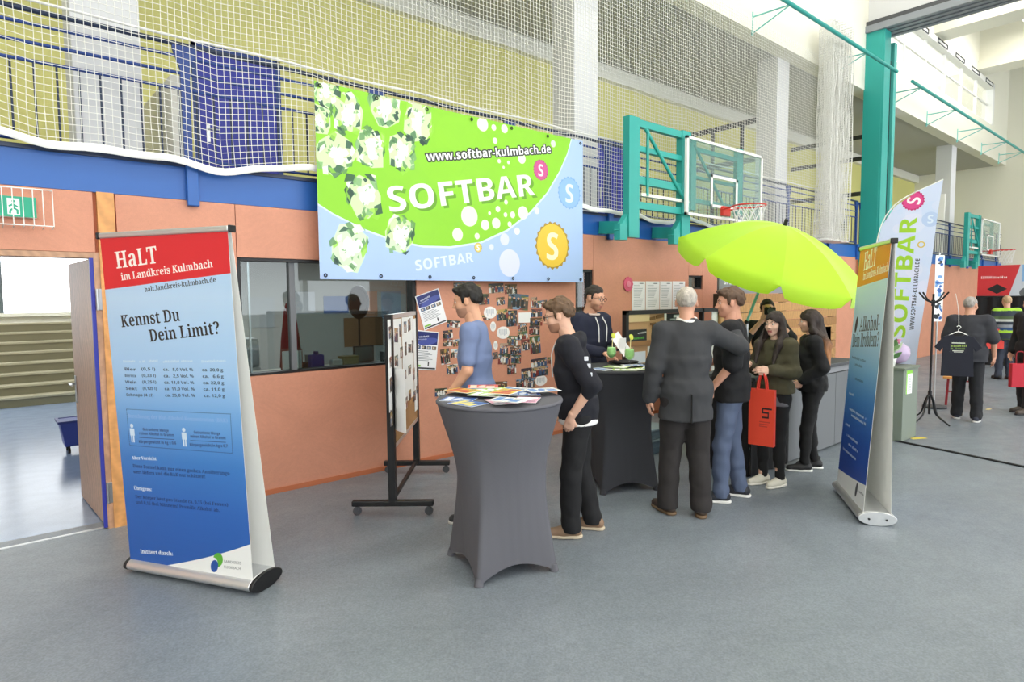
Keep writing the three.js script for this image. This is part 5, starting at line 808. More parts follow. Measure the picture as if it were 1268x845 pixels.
// ---------------------------------------------------------------- office things behind the interior window
{
  const Z = (x, y, z) => onZ(285 + x / 5.123, 310 + y / 5.123, z);
  const dk = thing('office_desk', 'white desk along the interior window', 'desk', V(0, 0, 0)); part(dk, 'desktop', rbox(1.75, 0.03, 0.5, 0.005, 2.65, 1.035, -0.47), M.offWhite); for (const x of [1.85, 3.4]) part(dk, 'side_panel', box(x, x + 0.03, 0, 1.02, -0.7, -0.24), M.offWhite);
  const on = (name, label, cat, x0, x1, z, build) => { const a = Z(x0, 780, z).x, b = Z(x1, 780, z).x, g = thing(name, label, cat, V((a + b) / 2, 1.051, z)); build(g, b - a); return g; };
  on('table_sign', 'white framed notice standing on the office desk', 'sign', 328, 458, -0.3, (g, w) => { part(g, 'sheet', cbox(w * 0.95, 0.2, 0.006, 0, 0.105, 0.006), mat(0xe4ecea, 0.8)); part(g, 'frame', [cbox(w, 0.012, 0.02, 0, 0.216, 0), cbox(w, 0.008, 0.02, 0, 0.004, 0), cbox(0.008, 0.21, 0.02, -w / 2, 0.11, 0), cbox(0.008, 0.21, 0.02, w / 2, 0.11, 0)], mat(0x8a4a40, 0.6)); });
  on('blue_canister', 'small royal blue canister on the office desk', 'canister', 505, 590, -0.35, (g, w) => { part(g, 'body', rbox(w, 0.15, 0.1, 0.02, 0, 0.076, 0), mat(0x3444a8, 0.5)); part(g, 'cap', lathe([[0.001, 0.15], [0.025, 0.15], [0.025, 0.18], [0.001, 0.18]], 16), mat(0x2c388a, 0.5)); });
  on('white_carton', 'small white carton on the office desk', 'box', 642, 704, -0.35, (g, w) => { part(g, 'body', rbox(w, 0.08, 0.08, 0.004, 0, 0.041, 0), M.white); part(g, 'flap', cbox(w * 0.9, 0.004, 0.07, 0, 0.083, 0), M.paper); });
  on('beige_carton', 'beige cardboard box on the office desk', 'box', 706, 800, -0.38, (g, w) => { part(g, 'body', rbox(w, 0.1, 0.12, 0.004, 0, 0.051, 0), mat(0xb8a880, 0.8)); part(g, 'lid', cbox(w + 0.01, 0.02, 0.13, 0, 0.1, 0), mat(0xa69468, 0.8)); });
  on('laptop', 'grey laptop open on the office desk', 'laptop', 800, 930, -0.5, (g, w) => { part(g, 'base', rbox(w, 0.02, 0.2, 0.005, 0, 0.011, 0.05), M.grey); const s = part(g, 'screen', rbox(w, 0.18, 0.012, 0.004, 0, 0.1, -0.06), M.greyDark); part(s, 'panel', cbox(w * 0.9, 0.15, 0.002, 0, 0.1, -0.05), mat(0x7c8688, 0.4)); });
  const cp = thing('copier', 'pale office copier behind the interior window', 'copier', V(1.97, 0, -1.2)); part(cp, 'body', rbox(0.5, 1.05, 0.45, 0.02, 0, 0.526, 0), mat(0xc6ccce, 0.5)); part(cp, 'lid', rbox(0.5, 0.3, 0.4, 0.03, 0, 1.2, 0), mat(0xaab4b8, 0.4)); part(cp, 'tray', rbox(0.3, 0.02, 0.2, 0.005, 0, 0.9, 0.31), M.grey);
  const hk = Z(365, 400, -1.2), ct = thing('red_coat', 'dark red coat hanging in the office', 'coat', V(hk.x + 0.02, 0, -1.2)); part(ct, 'cloth', lathe([[0.001, 1.72], [0.04, 1.7], [0.06, 1.62], [0.1, 1.3], [0.12, 1.0], [0.001, 1.0]], 20), mat(0x8a1f2a, 0.8)); part(ct, 'stand', [rod(V(0, 0.03, 0), V(0, 1.8, 0), 0.015), lathe([[0.001, 0], [0.18, 0], [0.18, 0.03], [0.001, 0.04]], 20)], M.darkMetal);
  const wallP = (name, label, cat, x0, y0, x1, y1, m) => { const a = Z(x0, y0, -4.19), b = Z(x1, y1, -4.19), o = part(scene, name, cbox(b.x - a.x, a.y - b.y, 0.01), m); o.position.set((a.x + b.x) / 2, (a.y + b.y) / 2, -4.192); tag(o, label, cat); };
  wallP('office_poster', 'white poster on the office back wall', 'poster', 385, 265, 540, 400, mat(0xdfe4ea, 0.8)); wallP('office_poster', 'blue poster on the office back wall', 'poster', 592, 292, 752, 400, mat(0x3568ac, 0.7)); wallP('office_poster', 'orange and white poster on the office back wall', 'poster', 860, 262, 935, 420, mat(0xd8a488, 0.8)); wallP('office_poster', 'pale blue poster on the office back wall', 'poster', 958, 262, 1085, 430, mat(0x9fb6cc, 0.7));
  wallP('office_pinboard', 'brown pin board on the office back wall', 'pin board', 720, 430, 970, 600, mat(0x8a6a4c, 0.8)); wallP('office_whiteboard', 'pale whiteboard on the office back wall', 'whiteboard', 110, 300, 285, 490, mat(0xb4bcbe, 0.6));
  const lamp = Z(815, 330, -2.2), sp = thing('standing_mirror', 'dark oval mirror on a stand in the office', 'mirror', V(lamp.x, 0, -2.2)); part(sp, 'frame', new THREE.TorusGeometry(0.16, 0.025, 8, 32).scale(0.85, 1.25, 1).translate(0, lamp.y, 0), M.black); part(sp, 'mirror', new THREE.CylinderGeometry(0.155, 0.155, 0.01, 32).rotateX(Math.PI / 2).scale(0.85, 1.25, 1).translate(0, lamp.y, 0), mat(0x556066, 0.1, { metalness: 0.6 })); part(sp, 'pole', rod(V(0, 0, 0), V(0, lamp.y - 0.2, 0), 0.015), M.black); part(sp, 'foot', lathe([[0.001, 0], [0.16, 0], [0.16, 0.02], [0.001, 0.03]], 24), M.black);
}
{ // clutter on the office desk
  for (const [i, [x, z, w, h, c, n]] of [[2.42, -0.42, 0.1, 0.07, 0x3a3c40, 'black'], [2.62, -0.6, 0.14, 0.12, 0x8a8f94, 'grey'], [3.28, -0.28, 0.08, 0.13, 0x6a7074, 'dark grey'], [3.4, -0.5, 0.07, 0.09, 0xc8ccc8, 'pale grey']].entries()) { const g = thing('desk_box', n + ' desk box among the office things', 'box', V(x, 1.051, z)); part(g, 'carton', rbox(w, h, 0.1, 0.006, 0, h / 2 + 0.001, 0), mat(c, 0.7)); part(g, 'lid', cbox(w + 0.006, 0.01, 0.106, 0, h, 0), mat(c, 0.6)); }
}
// ---------------------------------------------------------------- people: smooth fields meshed as closed surfaces
const smin = (a, b, k) => { if (k <= 0) return Math.min(a, b); const h = Math.max(k - Math.abs(a - b), 0) / k; return Math.min(a, b) - h * h * k * 0.25; };
// primitives: cap(a, b, ra, rb), ell(c, [rx, ry, rz], rotation), ell2(a, b, [rx, rz], [rx, rz]) upright oval column; k = blend, neg = carve
const cap = (a, b, ra, rb, k = 0.03, o = {}) => ({ t: 0, a, b, ra, rb, k, ...o });
const ell = (c, r, k = 0.03, o = {}) => ({ t: 1, a: c, r, k, ...o });
const col = (a, b, ra, rb, k = 0.03, o = {}) => ({ t: 2, a, b, ra, rb, k, ...o });
function bounds(p) {
  if (p.t === 1) { const m = Math.max(...p.r); return [p.a[0] - m, p.a[1] - m, p.a[2] - m, p.a[0] + m, p.a[1] + m, p.a[2] + m]; }
  const r = p.t === 2 ? Math.max(...p.ra, ...p.rb) : Math.max(p.ra, p.rb), b = [];
  for (let i = 0; i < 3; i++) b[i] = Math.min(p.a[i], p.b[i]) - r; for (let i = 0; i < 3; i++) b[3 + i] = Math.max(p.a[i], p.b[i]) + r; return b;
}
function dist(p, x, y, z) {
  if (p.t === 0) {
    const [ax, ay, az] = p.a, bx = p.b[0] - ax, by = p.b[1] - ay, bz = p.b[2] - az, px = x - ax, py = y - ay, pz = z - az, L = bx * bx + by * by + bz * bz || 1e-9;
    const t = Math.max(0, Math.min(1, (px * bx + py * by + pz * bz) / L)), dx = px - bx * t, dy = py - by * t, dz = pz - bz * t;
    return Math.sqrt(dx * dx + dy * dy + dz * dz) - (p.ra + (p.rb - p.ra) * t);
  }
  if (p.t === 1) {
    let dx = x - p.a[0], dy = y - p.a[1], dz = z - p.a[2]; const [rx, ry, rz] = p.r;
    if (p.yaw) { const c = Math.cos(p.yaw), s = Math.sin(p.yaw); [dx, dz] = [c * dx - s * dz, s * dx + c * dz]; }
    const k0 = Math.sqrt((dx / rx) ** 2 + (dy / ry) ** 2 + (dz / rz) ** 2), k1 = Math.sqrt((dx / rx / rx) ** 2 + (dy / ry / ry) ** 2 + (dz / rz / rz) ** 2);
    return k1 < 1e-9 ? -Math.min(rx, ry, rz) : (k0 * (k0 - 1)) / k1;
  }
  const h = p.b[1] - p.a[1], t = Math.max(0, Math.min(1, (y - p.a[1]) / h)), cx = p.a[0] + (p.b[0] - p.a[0]) * t, cz = p.a[2] + (p.b[2] - p.a[2]) * t, rx = p.ra[0] + (p.rb[0] - p.ra[0]) * t, rz = p.ra[1] + (p.rb[1] - p.ra[1]) * t;
  let dx = x - cx, dz = z - cz; if (p.yaw) { const c = Math.cos(p.yaw), s = Math.sin(p.yaw); [dx, dz] = [c * dx - s * dz, s * dx + c * dz]; }
  const q = Math.sqrt((dx / rx) ** 2 + (dz / rz) ** 2), m = Math.min(rx, rz), dh = (q - 1) * m, dv = Math.max(p.a[1] - y, y - p.b[1]);
  return Math.max(dh, dv) > 0 && dv > 0 && dh > 0 ? Math.hypot(dh, dv) : Math.max(dh, dv);
}
function skin(prims, cell, o = {}) {
  const B = [1e9, 1e9, 1e9, -1e9, -1e9, -1e9];
  for (const p of prims) if (!p.neg) { const b = bounds(p); for (let i = 0; i < 3; i++) { B[i] = Math.min(B[i], b[i]); B[i + 3] = Math.max(B[i + 3], b[i + 3]); } }
  const pad = cell * 3 + (o.pad ?? 0); const nx = Math.ceil((B[3] - B[0] + 2 * pad) / cell) + 1, ny = Math.ceil((B[4] - B[1] + 2 * pad) / cell) + 1, nz = Math.ceil((B[5] - B[2] + 2 * pad) / cell) + 1, ox = B[0] - pad, oy = B[1] - pad, oz = B[2] - pad;
  const g = new Float32Array(nx * ny * nz).fill(0.2), at = (i, j, k) => (k * ny + j) * nx + i;
  for (const p of prims) {
    const b = bounds(p), e = p.k + 0.04, i0 = Math.max(0, Math.floor((b[0] - e - ox) / cell)), i1 = Math.min(nx - 1, Math.ceil((b[3] + e - ox) / cell)), j0 = Math.max(0, Math.floor((b[1] - e - oy) / cell)), j1 = Math.min(ny - 1, Math.ceil((b[4] + e - oy) / cell)), k0 = Math.max(0, Math.floor((b[2] - e - oz) / cell)), k1 = Math.min(nz - 1, Math.ceil((b[5] + e - oz) / cell));
    for (let k = k0; k <= k1; k++) for (let j = j0; j <= j1; j++) for (let i = i0; i <= i1; i++) { const n = at(i, j, k), d = dist(p, ox + i * cell, oy + j * cell, oz + k * cell); g[n] = p.neg ? -smin(-g[n], d, p.k) : smin(g[n], d, p.k); }
  }
  if (o.after) for (let k = 0; k < nz; k++) for (let j = 0; j < ny; j++) for (let i = 0; i < nx; i++) { const n = at(i, j, k); if (Math.abs(g[n]) < 0.06) g[n] = o.after(g[n], ox + i * cell, oy + j * cell, oz + k * cell); }
  // surface nets
  const vid = new Int32Array(nx * ny * nz).fill(-1), pos = [], idx = [];
  for (let k = 0; k < nz - 1; k++) for (let j = 0; j < ny - 1; j++) for (let i = 0; i < nx - 1; i++) {
    const c = [g[at(i, j, k)], g[at(i + 1, j, k)], g[at(i, j + 1, k)], g[at(i + 1, j + 1, k)], g[at(i, j, k + 1)], g[at(i + 1, j, k + 1)], g[at(i, j + 1, k + 1)], g[at(i + 1, j + 1, k + 1)]];
    let m = 0; for (let q = 0; q < 8; q++) if (c[q] < 0) m++; if (!m || m === 8) continue;
    let sx = 0, sy = 0, sz = 0, n = 0;
    for (const [a, b] of EDGES) if (c[a] < 0 !== c[b] < 0) { const t = c[a] / (c[a] - c[b]); sx += (a & 1) + t * ((b & 1) - (a & 1)); sy += ((a >> 1) & 1) + t * (((b >> 1) & 1) - ((a >> 1) & 1)); sz += (a >> 2) + t * ((b >> 2) - (a >> 2)); n++; }
    vid[at(i, j, k)] = pos.length / 3; pos.push(ox + (i + sx / n) * cell, oy + (j + sy / n) * cell, oz + (k + sz / n) * cell);
  }
  const quad = (a, b, c, d, f) => { if (a < 0 || b < 0 || c < 0 || d < 0) return; f ? idx.push(a, b, c, a, c, d) : idx.push(a, c, b, a, d, c); };
  for (let k = 1; k < nz - 1; k++) for (let j = 1; j < ny - 1; j++) for (let i = 1; i < nx - 1; i++) {
    const s = g[at(i, j, k)] < 0;
    if (s !== g[at(i + 1, j, k)] < 0) quad(vid[at(i, j - 1, k - 1)], vid[at(i, j, k - 1)], vid[at(i, j, k)], vid[at(i, j - 1, k)], s);
    if (s !== g[at(i, j + 1, k)] < 0) quad(vid[at(i - 1, j, k - 1)], vid[at(i - 1, j, k)], vid[at(i, j, k)], vid[at(i, j, k - 1)], s);
    if (s !== g[at(i, j, k + 1)] < 0) quad(vid[at(i - 1, j - 1, k)], vid[at(i, j - 1, k)], vid[at(i, j, k)], vid[at(i - 1, j, k)], s);
  }
  const geo = new THREE.BufferGeometry(); geo.setAttribute('position', new THREE.Float32BufferAttribute(pos, 3)); geo.setIndex(idx);
  if (o.color) { const c = new Float32Array(pos.length); for (let i = 0; i < pos.length; i += 3) { const q = o.color(pos[i], pos[i + 1], pos[i + 2]); c[i] = q[0]; c[i + 1] = q[1]; c[i + 2] = q[2]; } geo.setAttribute('color', new THREE.BufferAttribute(c, 3)); }
  geo.computeVertexNormals(); return geo;
}
const EDGES = [[0, 1], [2, 3], [4, 5], [6, 7], [0, 2], [1, 3], [4, 6], [5, 7], [0, 4], [1, 5], [2, 6], [3, 7]];
const add = (a, b, s = 1) => [a[0] + b[0] * s, a[1] + b[1] * s, a[2] + b[2] * s], sub = (a, b) => [a[0] - b[0], a[1] - b[1], a[2] - b[2]], mix = (a, b, t) => [a[0] + (b[0] - a[0]) * t, a[1] + (b[1] - a[1]) * t, a[2] + (b[2] - a[2]) * t];
const len3 = (a) => Math.hypot(...a), nrm3 = (a) => { const l = len3(a) || 1; return [a[0] / l, a[1] / l, a[2] / l]; }, crs = (a, b) => [a[1] * b[2] - a[2] * b[1], a[2] * b[0] - a[0] * b[2], a[0] * b[1] - a[1] * b[0]];

// a hand as palm, four jointed fingers and a thumb; dir along the forearm, pal the palm's facing, side towards the thumb
function handPrims(w, dir, pal, curl, flip) {
  const d = nrm3(dir), sd = nrm3(crs(pal, d)), s = flip ? sd.map((q) => -q) : sd, p = nrm3(crs(d, sd)), P = p.map((q) => -q), out = [cap(add(w, d, -0.03), add(w, d, 0.025), 0.026, 0.024, 0.02)];
  const PN = nrm3(pal);
  [[0.03, 0.066, 0.009], [0.011, 0.074, 0.0092], [-0.009, 0.07, 0.009], [-0.027, 0.056, 0.008]].forEach(([o, l, r], i) => {
    const k0 = add(add(w, d, 0.02), s, o * 0.6), k1 = add(add(w, d, 0.088 - 0.006 * Math.abs(i - 1)), s, o);
    out.push(cap(k0, k1, 0.016, 0.0125, 0.012));
    const c1 = curl * 0.7, c2 = curl * 1.7, d1 = add(d.map((q) => q * Math.cos(c1)), PN, Math.sin(c1)), d2 = add(d.map((q) => q * Math.cos(c2)), PN, Math.sin(c2)), j1 = add(k1, d1, l * 0.55), j2 = add(j1, d2, l * 0.55);
    out.push(cap(k1, j1, r, r * 0.95, 0.004), cap(j1, j2, r * 0.95, r * 0.8, 0.004));
  });
  const t0 = add(add(w, d, 0.025), s, 0.024), t1 = add(add(add(t0, s, 0.026), d, 0.03), PN, 0.012), t2 = add(add(add(t1, d, 0.032), s, 0.006 - 0.012 * curl), PN, 0.008 + 0.016 * curl);
  out.push(cap(t0, t1, 0.0135, 0.0115, 0.008), cap(t1, t2, 0.0105, 0.009, 0.004)); return out;
}
const SKIN = new THREE.MeshPhysicalMaterial({ color: 0xffffff, vertexColors: true, roughness: 0.55, sheen: 0.15 });
const cloth = (c, r = 0.9) => mat(c, r);
const lin = (hex) => { const c = new THREE.Color(hex); return [c.r, c.g, c.b]; };
function person(o) {
  const root = thing('person', o.label, 'person', V(o.at.x, 0, o.at.z), rad(-40.65 + o.face)); root.scale.setScalar(o.h / 1.78);
  const b = o.build ?? 1, fem = o.fem ? 1 : 0, base = lin(o.skin ?? 0xd9a183), lean = o.lean ?? [0, 0], pz = o.pelvis ?? [0, 0];
  const P = [pz[0], 0.95, pz[1]], C = [P[0] + lean[0] * 0.65, 1.29, P[2] + lean[1] * 0.65], S = [P[0] + lean[0], 1.455, P[2] + lean[1]], NK = [S[0], 1.52, S[2] + 0.005];
  const hd = o.head ?? {}, HC = [S[0] + (hd.dx ?? 0), 1.663 - (hd.drop ?? 0), S[2] + 0.025 + (hd.fwd ?? 0)];
  const tw = rad(o.twist ?? 0), sw = (fem ? 0.155 : 0.178) * Math.sqrt(b), sh = (s) => [S[0] + s * sw * Math.cos(tw), S[1] - 0.015, S[2] - s * sw * Math.sin(tw)], SL = sh(1), SR = sh(-1);
  const fl = o.feet ?? [[0.1, 0.02, 8], [-0.1, 0, -8]];
  const legs = fl.map(([x, z, y], i) => { const s = i ? -1 : 1, hip = [P[0] + s * 0.088, 0.9, P[2]], an = [x, 0.085, z], kn = add(mix(hip, an, 0.51), [0, 0, 0.025 + (o.knee?.[i] ?? 0)]); return { hip, kn, an, yaw: rad(y) }; });
  const arms = [[SL, ...(o.armL ?? [[0.25, 1.17, -0.03], [0.24, 0.93, 0.07]])], [SR, ...(o.armR ?? [[-0.25, 1.17, -0.03], [-0.24, 0.93, 0.07]])]];
  // body
  const torso = (e, lo = 0) => [ell([P[0], 0.97, P[2] - 0.005], [0.158 * b + e, 0.13 + e, 0.112 * b + e], 0.05), col([P[0], 0.98, P[2]], [C[0], 1.24, C[2]], [(0.142 - 0.012 * fem) * b + e, 0.1 * b + e], [0.15 * b + e, 0.108 * b + e], 0.06), ell(C, [(0.158 - 0.012 * fem) * b + e, 0.19 + e, 0.112 * b + e], 0.05, { yaw: -tw }), cap(SL, SR, 0.058 + e, 0.058 + e, 0.06), ...(fem ? [ell([C[0] + 0.065, C[1] + 0.01, C[2] + 0.085], [0.055 + e, 0.055 + e, 0.05 + e], 0.03), ell([C[0] - 0.065, C[1] + 0.01, C[2] + 0.085], [0.055 + e, 0.055 + e, 0.05 + e], 0.03)] : [])];
  const legP = (e, e2 = e) => legs.flatMap(({ hip, kn, an }) => [cap(hip, kn, 0.082 * Math.sqrt(b) + e, 0.056 + e, 0.03), cap(kn, an, 0.055 + e, 0.04 + e2, 0.025), cap(mix(kn, an, 0.12), mix(kn, an, 0.45), 0.045 + e, 0.05 + e, 0.03)]);
  const armP = (e, to = 1) => arms.flatMap(([s, el, wr]) => { const r = [cap(s, el, 0.05 * Math.sqrt(b) - 0.006 * fem + e, 0.041 - 0.004 * fem + e, 0.035)]; if (to > 0) r.push(cap(el, mix(el, wr, to), 0.042 - 0.004 * fem + e, 0.042 - 0.014 * to + e, 0.015)); return r; });
  const body = [...torso(0), cap(NK, add(HC, [0, -0.06, -0.02]), 0.056 - 0.008 * fem, 0.052 - 0.008 * fem, 0.035), ...legP(0), ...armP(0)];
  for (const { an, yaw } of legs) body.push(cap([an[0], 0.05, an[2]], [an[0] + Math.sin(yaw) * 0.13, 0.035, an[2] + Math.cos(yaw) * 0.13], 0.036, 0.026, 0.02));
  const noTone = () => base, geos = [skin(body, 0.016, { color: noTone })];
  // head
  const hy = rad(hd.yaw ?? 0), hp = rad(hd.pitch ?? 0), hr = new THREE.Matrix4().makeRotationFromEuler(new THREE.Euler(hp, hy, rad(hd.roll ?? 0), 'YXZ')).setPosition(...HC);
  const hw = 0.076 - 0.004 * fem, jaw = fem ? 0.9 : 1;
  const face = [ell([0, 0.03, -0.014], [hw, 0.088, 0.098], 0.02), ell([0, -0.04, 0.022], [0.06 * jaw, 0.076, 0.07], 0.035), ell([0, -0.092, 0.058], [0.026 * jaw, 0.02, 0.022], 0.03), cap([0, 0.014, 0.086], [0, -0.026, 0.106], 0.0075, 0.0115, 0.012), cap([-0.012, -0.03, 0.094], [0.012, -0.03, 0.094], 0.0075, 0.0075, 0.008), cap([-0.036, 0.027, 0.074], [0.036, 0.027, 0.074], 0.012, 0.012, 0.018), ell([0.04, -0.028, 0.056], [0.024, 0.024, 0.022], 0.025), ell([-0.04, -0.028, 0.056], [0.024, 0.024, 0.022], 0.025),
    ell([hw + 0.002, -0.004, -0.008], [0.009, 0.03, 0.018], 0.006), ell([-hw - 0.002, -0.004, -0.008], [0.009, 0.03, 0.018], 0.006), cap([-0.018, -0.06, 0.083], [0.018, -0.06, 0.083], 0.006, 0.006, 0.006), cap([-0.015, -0.07, 0.08], [0.015, -0.07, 0.08], 0.0065, 0.0065, 0.006),
    ell([0.031, 0.007, 0.094], [0.017, 0.011, 0.013], 0.012, { neg: 1 }), ell([-0.031, 0.007, 0.094], [0.017, 0.011, 0.013], 0.012, { neg: 1 }), cap([0, -0.06, -0.03], [0, -0.16, -0.045], 0.05 - 0.008 * fem, 0.054 - 0.008 * fem, 0.03)];
  const lips = lin(fem ? 0xb5605c : 0xb87565), stub = o.stubble ? lin(o.stubble) : null;
  const headG = skin(face, 0.006, { color: (x, y, z) => (z > 0.075 && Math.abs(x) < 0.024 && y > -0.077 && y < -0.054 ? lips : stub && z > 0.0 && y < -0.045 && y > -0.125 && !(Math.abs(x) < 0.02 && y > -0.055) ? stub : base) }).applyMatrix4(hr);
  geos.push(headG);
  arms.forEach(([s, el, wr], i) => { const d = sub(wr, el), spec = (i ? o.handR : o.handL) ?? {}; geos.push(skin(handPrims(wr, spec.dir ?? d, spec.palm ?? [i ? 1 : -1, 0, 0.1], spec.curl ?? 0.45, i === 0), 0.0055, { color: noTone })); });
  part(root, 'body', mergeGeometries(geos.map((q) => q.toNonIndexed())), SKIN);
  // eyes, brows
  for (const s of [-1, 1]) {
    const e = new THREE.SphereGeometry(0.0125, 14, 12).translate(s * 0.031, 0.007, 0.0745), p = e.attributes.position, c = new Float32Array(p.count * 3), iris = lin(0x3a2c22), wh = lin(0xe6e2dc);
    for (let i = 0; i < p.count; i++) { const dx = p.getX(i) - s * 0.031, dy = p.getY(i) - 0.007; c.set(Math.hypot(dx, dy) < 0.0068 && p.getZ(i) > 0.0745 ? iris : wh, i * 3); }
    e.setAttribute('color', new THREE.BufferAttribute(c, 3)); part(root, 'eye', e.applyMatrix4(hr), new THREE.MeshStandardMaterial({ vertexColors: true, roughness: 0.3 }));
    if (o.hair) part(root, 'eyebrow', tube([V(s * 0.014, 0.028, 0.0885), V(s * 0.032, 0.033, 0.084), V(s * 0.05, 0.026, 0.07)], 0.0042, 10, 5).applyMatrix4(hr), cloth(o.hair.brow ?? o.hair.color, 0.8));
  }
  // hair
  if (o.hair) {
    const h = o.hair, e = h.vol ?? 0.014, hm = new THREE.MeshStandardMaterial({ vertexColors: true, roughness: 0.65 });
    const pr = [ell([0, 0.032, -0.016], [hw + e * 0.8, 0.09 + e, 0.1 + e * 0.8], 0.02)];
    if (h.fringe) pr.push(ell([h.fringe === 'side' ? 0.012 : 0, 0.088, 0.062], [0.058, 0.028, 0.036], 0.02));
    const slope = h.line ?? 0.72, low = h.low ?? 0.0;
    if (h.long) {
      for (const s of [-1, 1]) { const f = h.front ? 1 : 0; pr.push(cap([s * 0.064, 0.03, -0.02], [s * 0.09, -0.1, -0.02 + 0.03 * f], 0.034, 0.036, 0.03), cap([s * 0.09, -0.1, -0.02 + 0.03 * f], [s * 0.11, -0.2, f ? 0.1 : -0.13], 0.036, 0.034, 0.03), cap([s * 0.11, -0.2, f ? 0.1 : -0.13], [s * 0.095, -h.long, f ? 0.19 : -0.165], 0.034, 0.016, 0.03)); }
      pr.push(cap([0, 0.0, -0.075], [0, -0.14, -0.1], 0.068, 0.066, 0.04), cap([-0.035, -0.14, -0.1], [-0.04, -0.26, -0.16], 0.055, 0.05, 0.04), cap([0.035, -0.14, -0.1], [0.04, -0.26, -0.16], 0.055, 0.05, 0.04), cap([-0.04, -0.26, -0.16], [-0.03, -h.long, -0.17], 0.05, 0.02, 0.03), cap([0.04, -0.26, -0.16], [0.03, -h.long - 0.02, -0.17], 0.05, 0.02, 0.03));
    }
    const sm = (t_) => { const u = Math.max(0, Math.min(1, t_)); return u * u * (3 - 2 * u); }, ca = lin(h.color), cb = lin(h.tip ?? h.color);
    const hgeo = skin(pr, 0.0065, { after: (d, x, y, z) => {
      let q = d + (h.mess ?? 0.006) * n3(x * 34, y * (h.long ? 8 : 30), z * 26) + 0.004 * n3(x * 95, y * (h.long ? 14 : 55), z * 70);
      const side = Math.abs(x) > 0.05 && z > -0.045 && z < 0.03 ? (y > -0.03 && z > 0.002 && z < 0.026 ? 0.4 : 1) : 0, cut = (slope * z + low - y) / Math.hypot(1, slope);
      if (h.long) return Math.max(q, Math.min(z - 0.03, 0.066 - Math.abs(x) * 0.7 - y, 0.088 - Math.abs(x), y + 0.15));
      const ear = side ? (side < 1 ? -0.028 : 0.022) - y : -1, edge = Math.max(side < 1 && side ? ear : cut, side === 1 ? ear : -1);
      return Math.max(q + (e + 0.002) * 0.9 * (1 - sm(-edge / 0.035)), edge);
    }, color: (x, y, z) => { const t_ = h.tip ? sm((-y - 0.14 + 0.06 * n3(x * 30, y * 8, 3)) / 0.2) : 0, k = 1 + 0.35 * n3(x * 120, y * (h.long ? 10 : 50), z * 90) + 0.2 * n3(x * 40, y * 12, z * 40); return ca.map((v, i) => Math.max(0, (v + (cb[i] - v) * t_) * k)); } });
    part(root, 'hair', hgeo.applyMatrix4(hr), hm);
  }
  if (o.glasses) { const gl = []; for (const s of [-1, 1]) { gl.push(new THREE.TorusGeometry(0.021, 0.0022, 6, 24).scale(1.15, 0.85, 1).translate(s * 0.031, 0.006, 0.102), rod(V(s * 0.055, 0.012, 0.1), V(s * (hw + 0.006), 0.014, -0.005), 0.002, 5)); } gl.push(rod(V(-0.008, 0.01, 0.105), V(0.008, 0.01, 0.105), 0.002, 5)); part(root, 'glasses', merge(gl).applyMatrix4(hr), M.black); }
  // clothes
  const wr_ = (amp, f = 9) => (x, y, z) => amp * (n3(x * f, y * f * 1.5, z * f) + 0.6 * n3(x * f * 2.3 + 3, y * f * 1.2, z * f * 2.3));
  const t = o.top, e = t.loose ?? 0.016, hem = t.hem ?? 0.88, nT = wr_(t.wrinkle ?? 0.007);
  const tp = [...torso(e)];
  tp.push(col([P[0], hem - 0.03, P[2]], [P[0], 1.05, P[2]], [(0.168 * b + e) * (t.flare ?? 1), (0.122 * b + e) * (t.flare ?? 1)], [0.15 * b + e, 0.11 * b + e], 0.05));
  tp.push(cap([S[0], 1.45, S[2]], [S[0], 1.5 + (t.collar ?? 0), S[2] + 0.005], 0.085 + e * 0.3, 0.064 + e * 0.4, 0.05));
  arms.forEach(([s, el, wr]) => { const sl = t.sleeve ?? 1; if (sl <= 0.55) tp.push(cap(s, mix(s, el, sl * 2), 0.054 * Math.sqrt(b) - 0.005 * fem + e, 0.05 - 0.005 * fem + e, 0.04)); else { tp.push(cap(s, el, 0.052 * Math.sqrt(b) - 0.005 * fem + e, 0.044 - 0.004 * fem + e, 0.04)); const f = (sl - 0.5) * 2; if (f > 0.05) tp.push(cap(el, mix(el, wr, Math.min(0.97, f)), 0.045 + e, (t.cuff ?? 0.036) + e * 0.7, 0.02)); } });
  if (t.hood) tp.push(ell([S[0], 1.48, S[2] - 0.085], [0.105, 0.06, 0.05], 0.04), ell([S[0] + 0.06, 1.51, S[2] + 0.01], [0.035, 0.04, 0.06], 0.03), ell([S[0] - 0.06, 1.51, S[2] + 0.01], [0.035, 0.04, 0.06], 0.03));
  const top = part(root, t.name, skin(tp, 0.0125, { after: (d, x, y, z) => Math.max(d + nT(x, y, z), hem + 0.006 * n3(x * 8, 0, z * 8) - y, Math.hypot(x - S[0], z - S[2]) < 0.1 ? y - 1.515 - (t.collar ?? 0) + 0.35 * (z - S[2]) : -1), color: t.stripe }), t.stripe ? new THREE.MeshStandardMaterial({ vertexColors: true, roughness: 0.9 }) : cloth(t.color), t.label);
  if (t.under) { const u = t.under; part(root, u.name, skin([col([P[0], u.hem - 0.02, P[2]], [P[0], 1.06, P[2]], [0.166 * b + 0.012, 0.12 * b + 0.012], [0.15 * b + 0.006, 0.108 * b + 0.006], 0.03)], 0.0125, { after: (d, x, y, z) => Math.max(d + nT(x, y, z) * 0.6, u.hem - y + 0.008 * n3(x * 9, 1, z * 9)) }), cloth(u.color)); }
  const pn = o.pants, nP = wr_(pn.wrinkle ?? 0.008, 8), pe = pn.loose ?? 0.014;
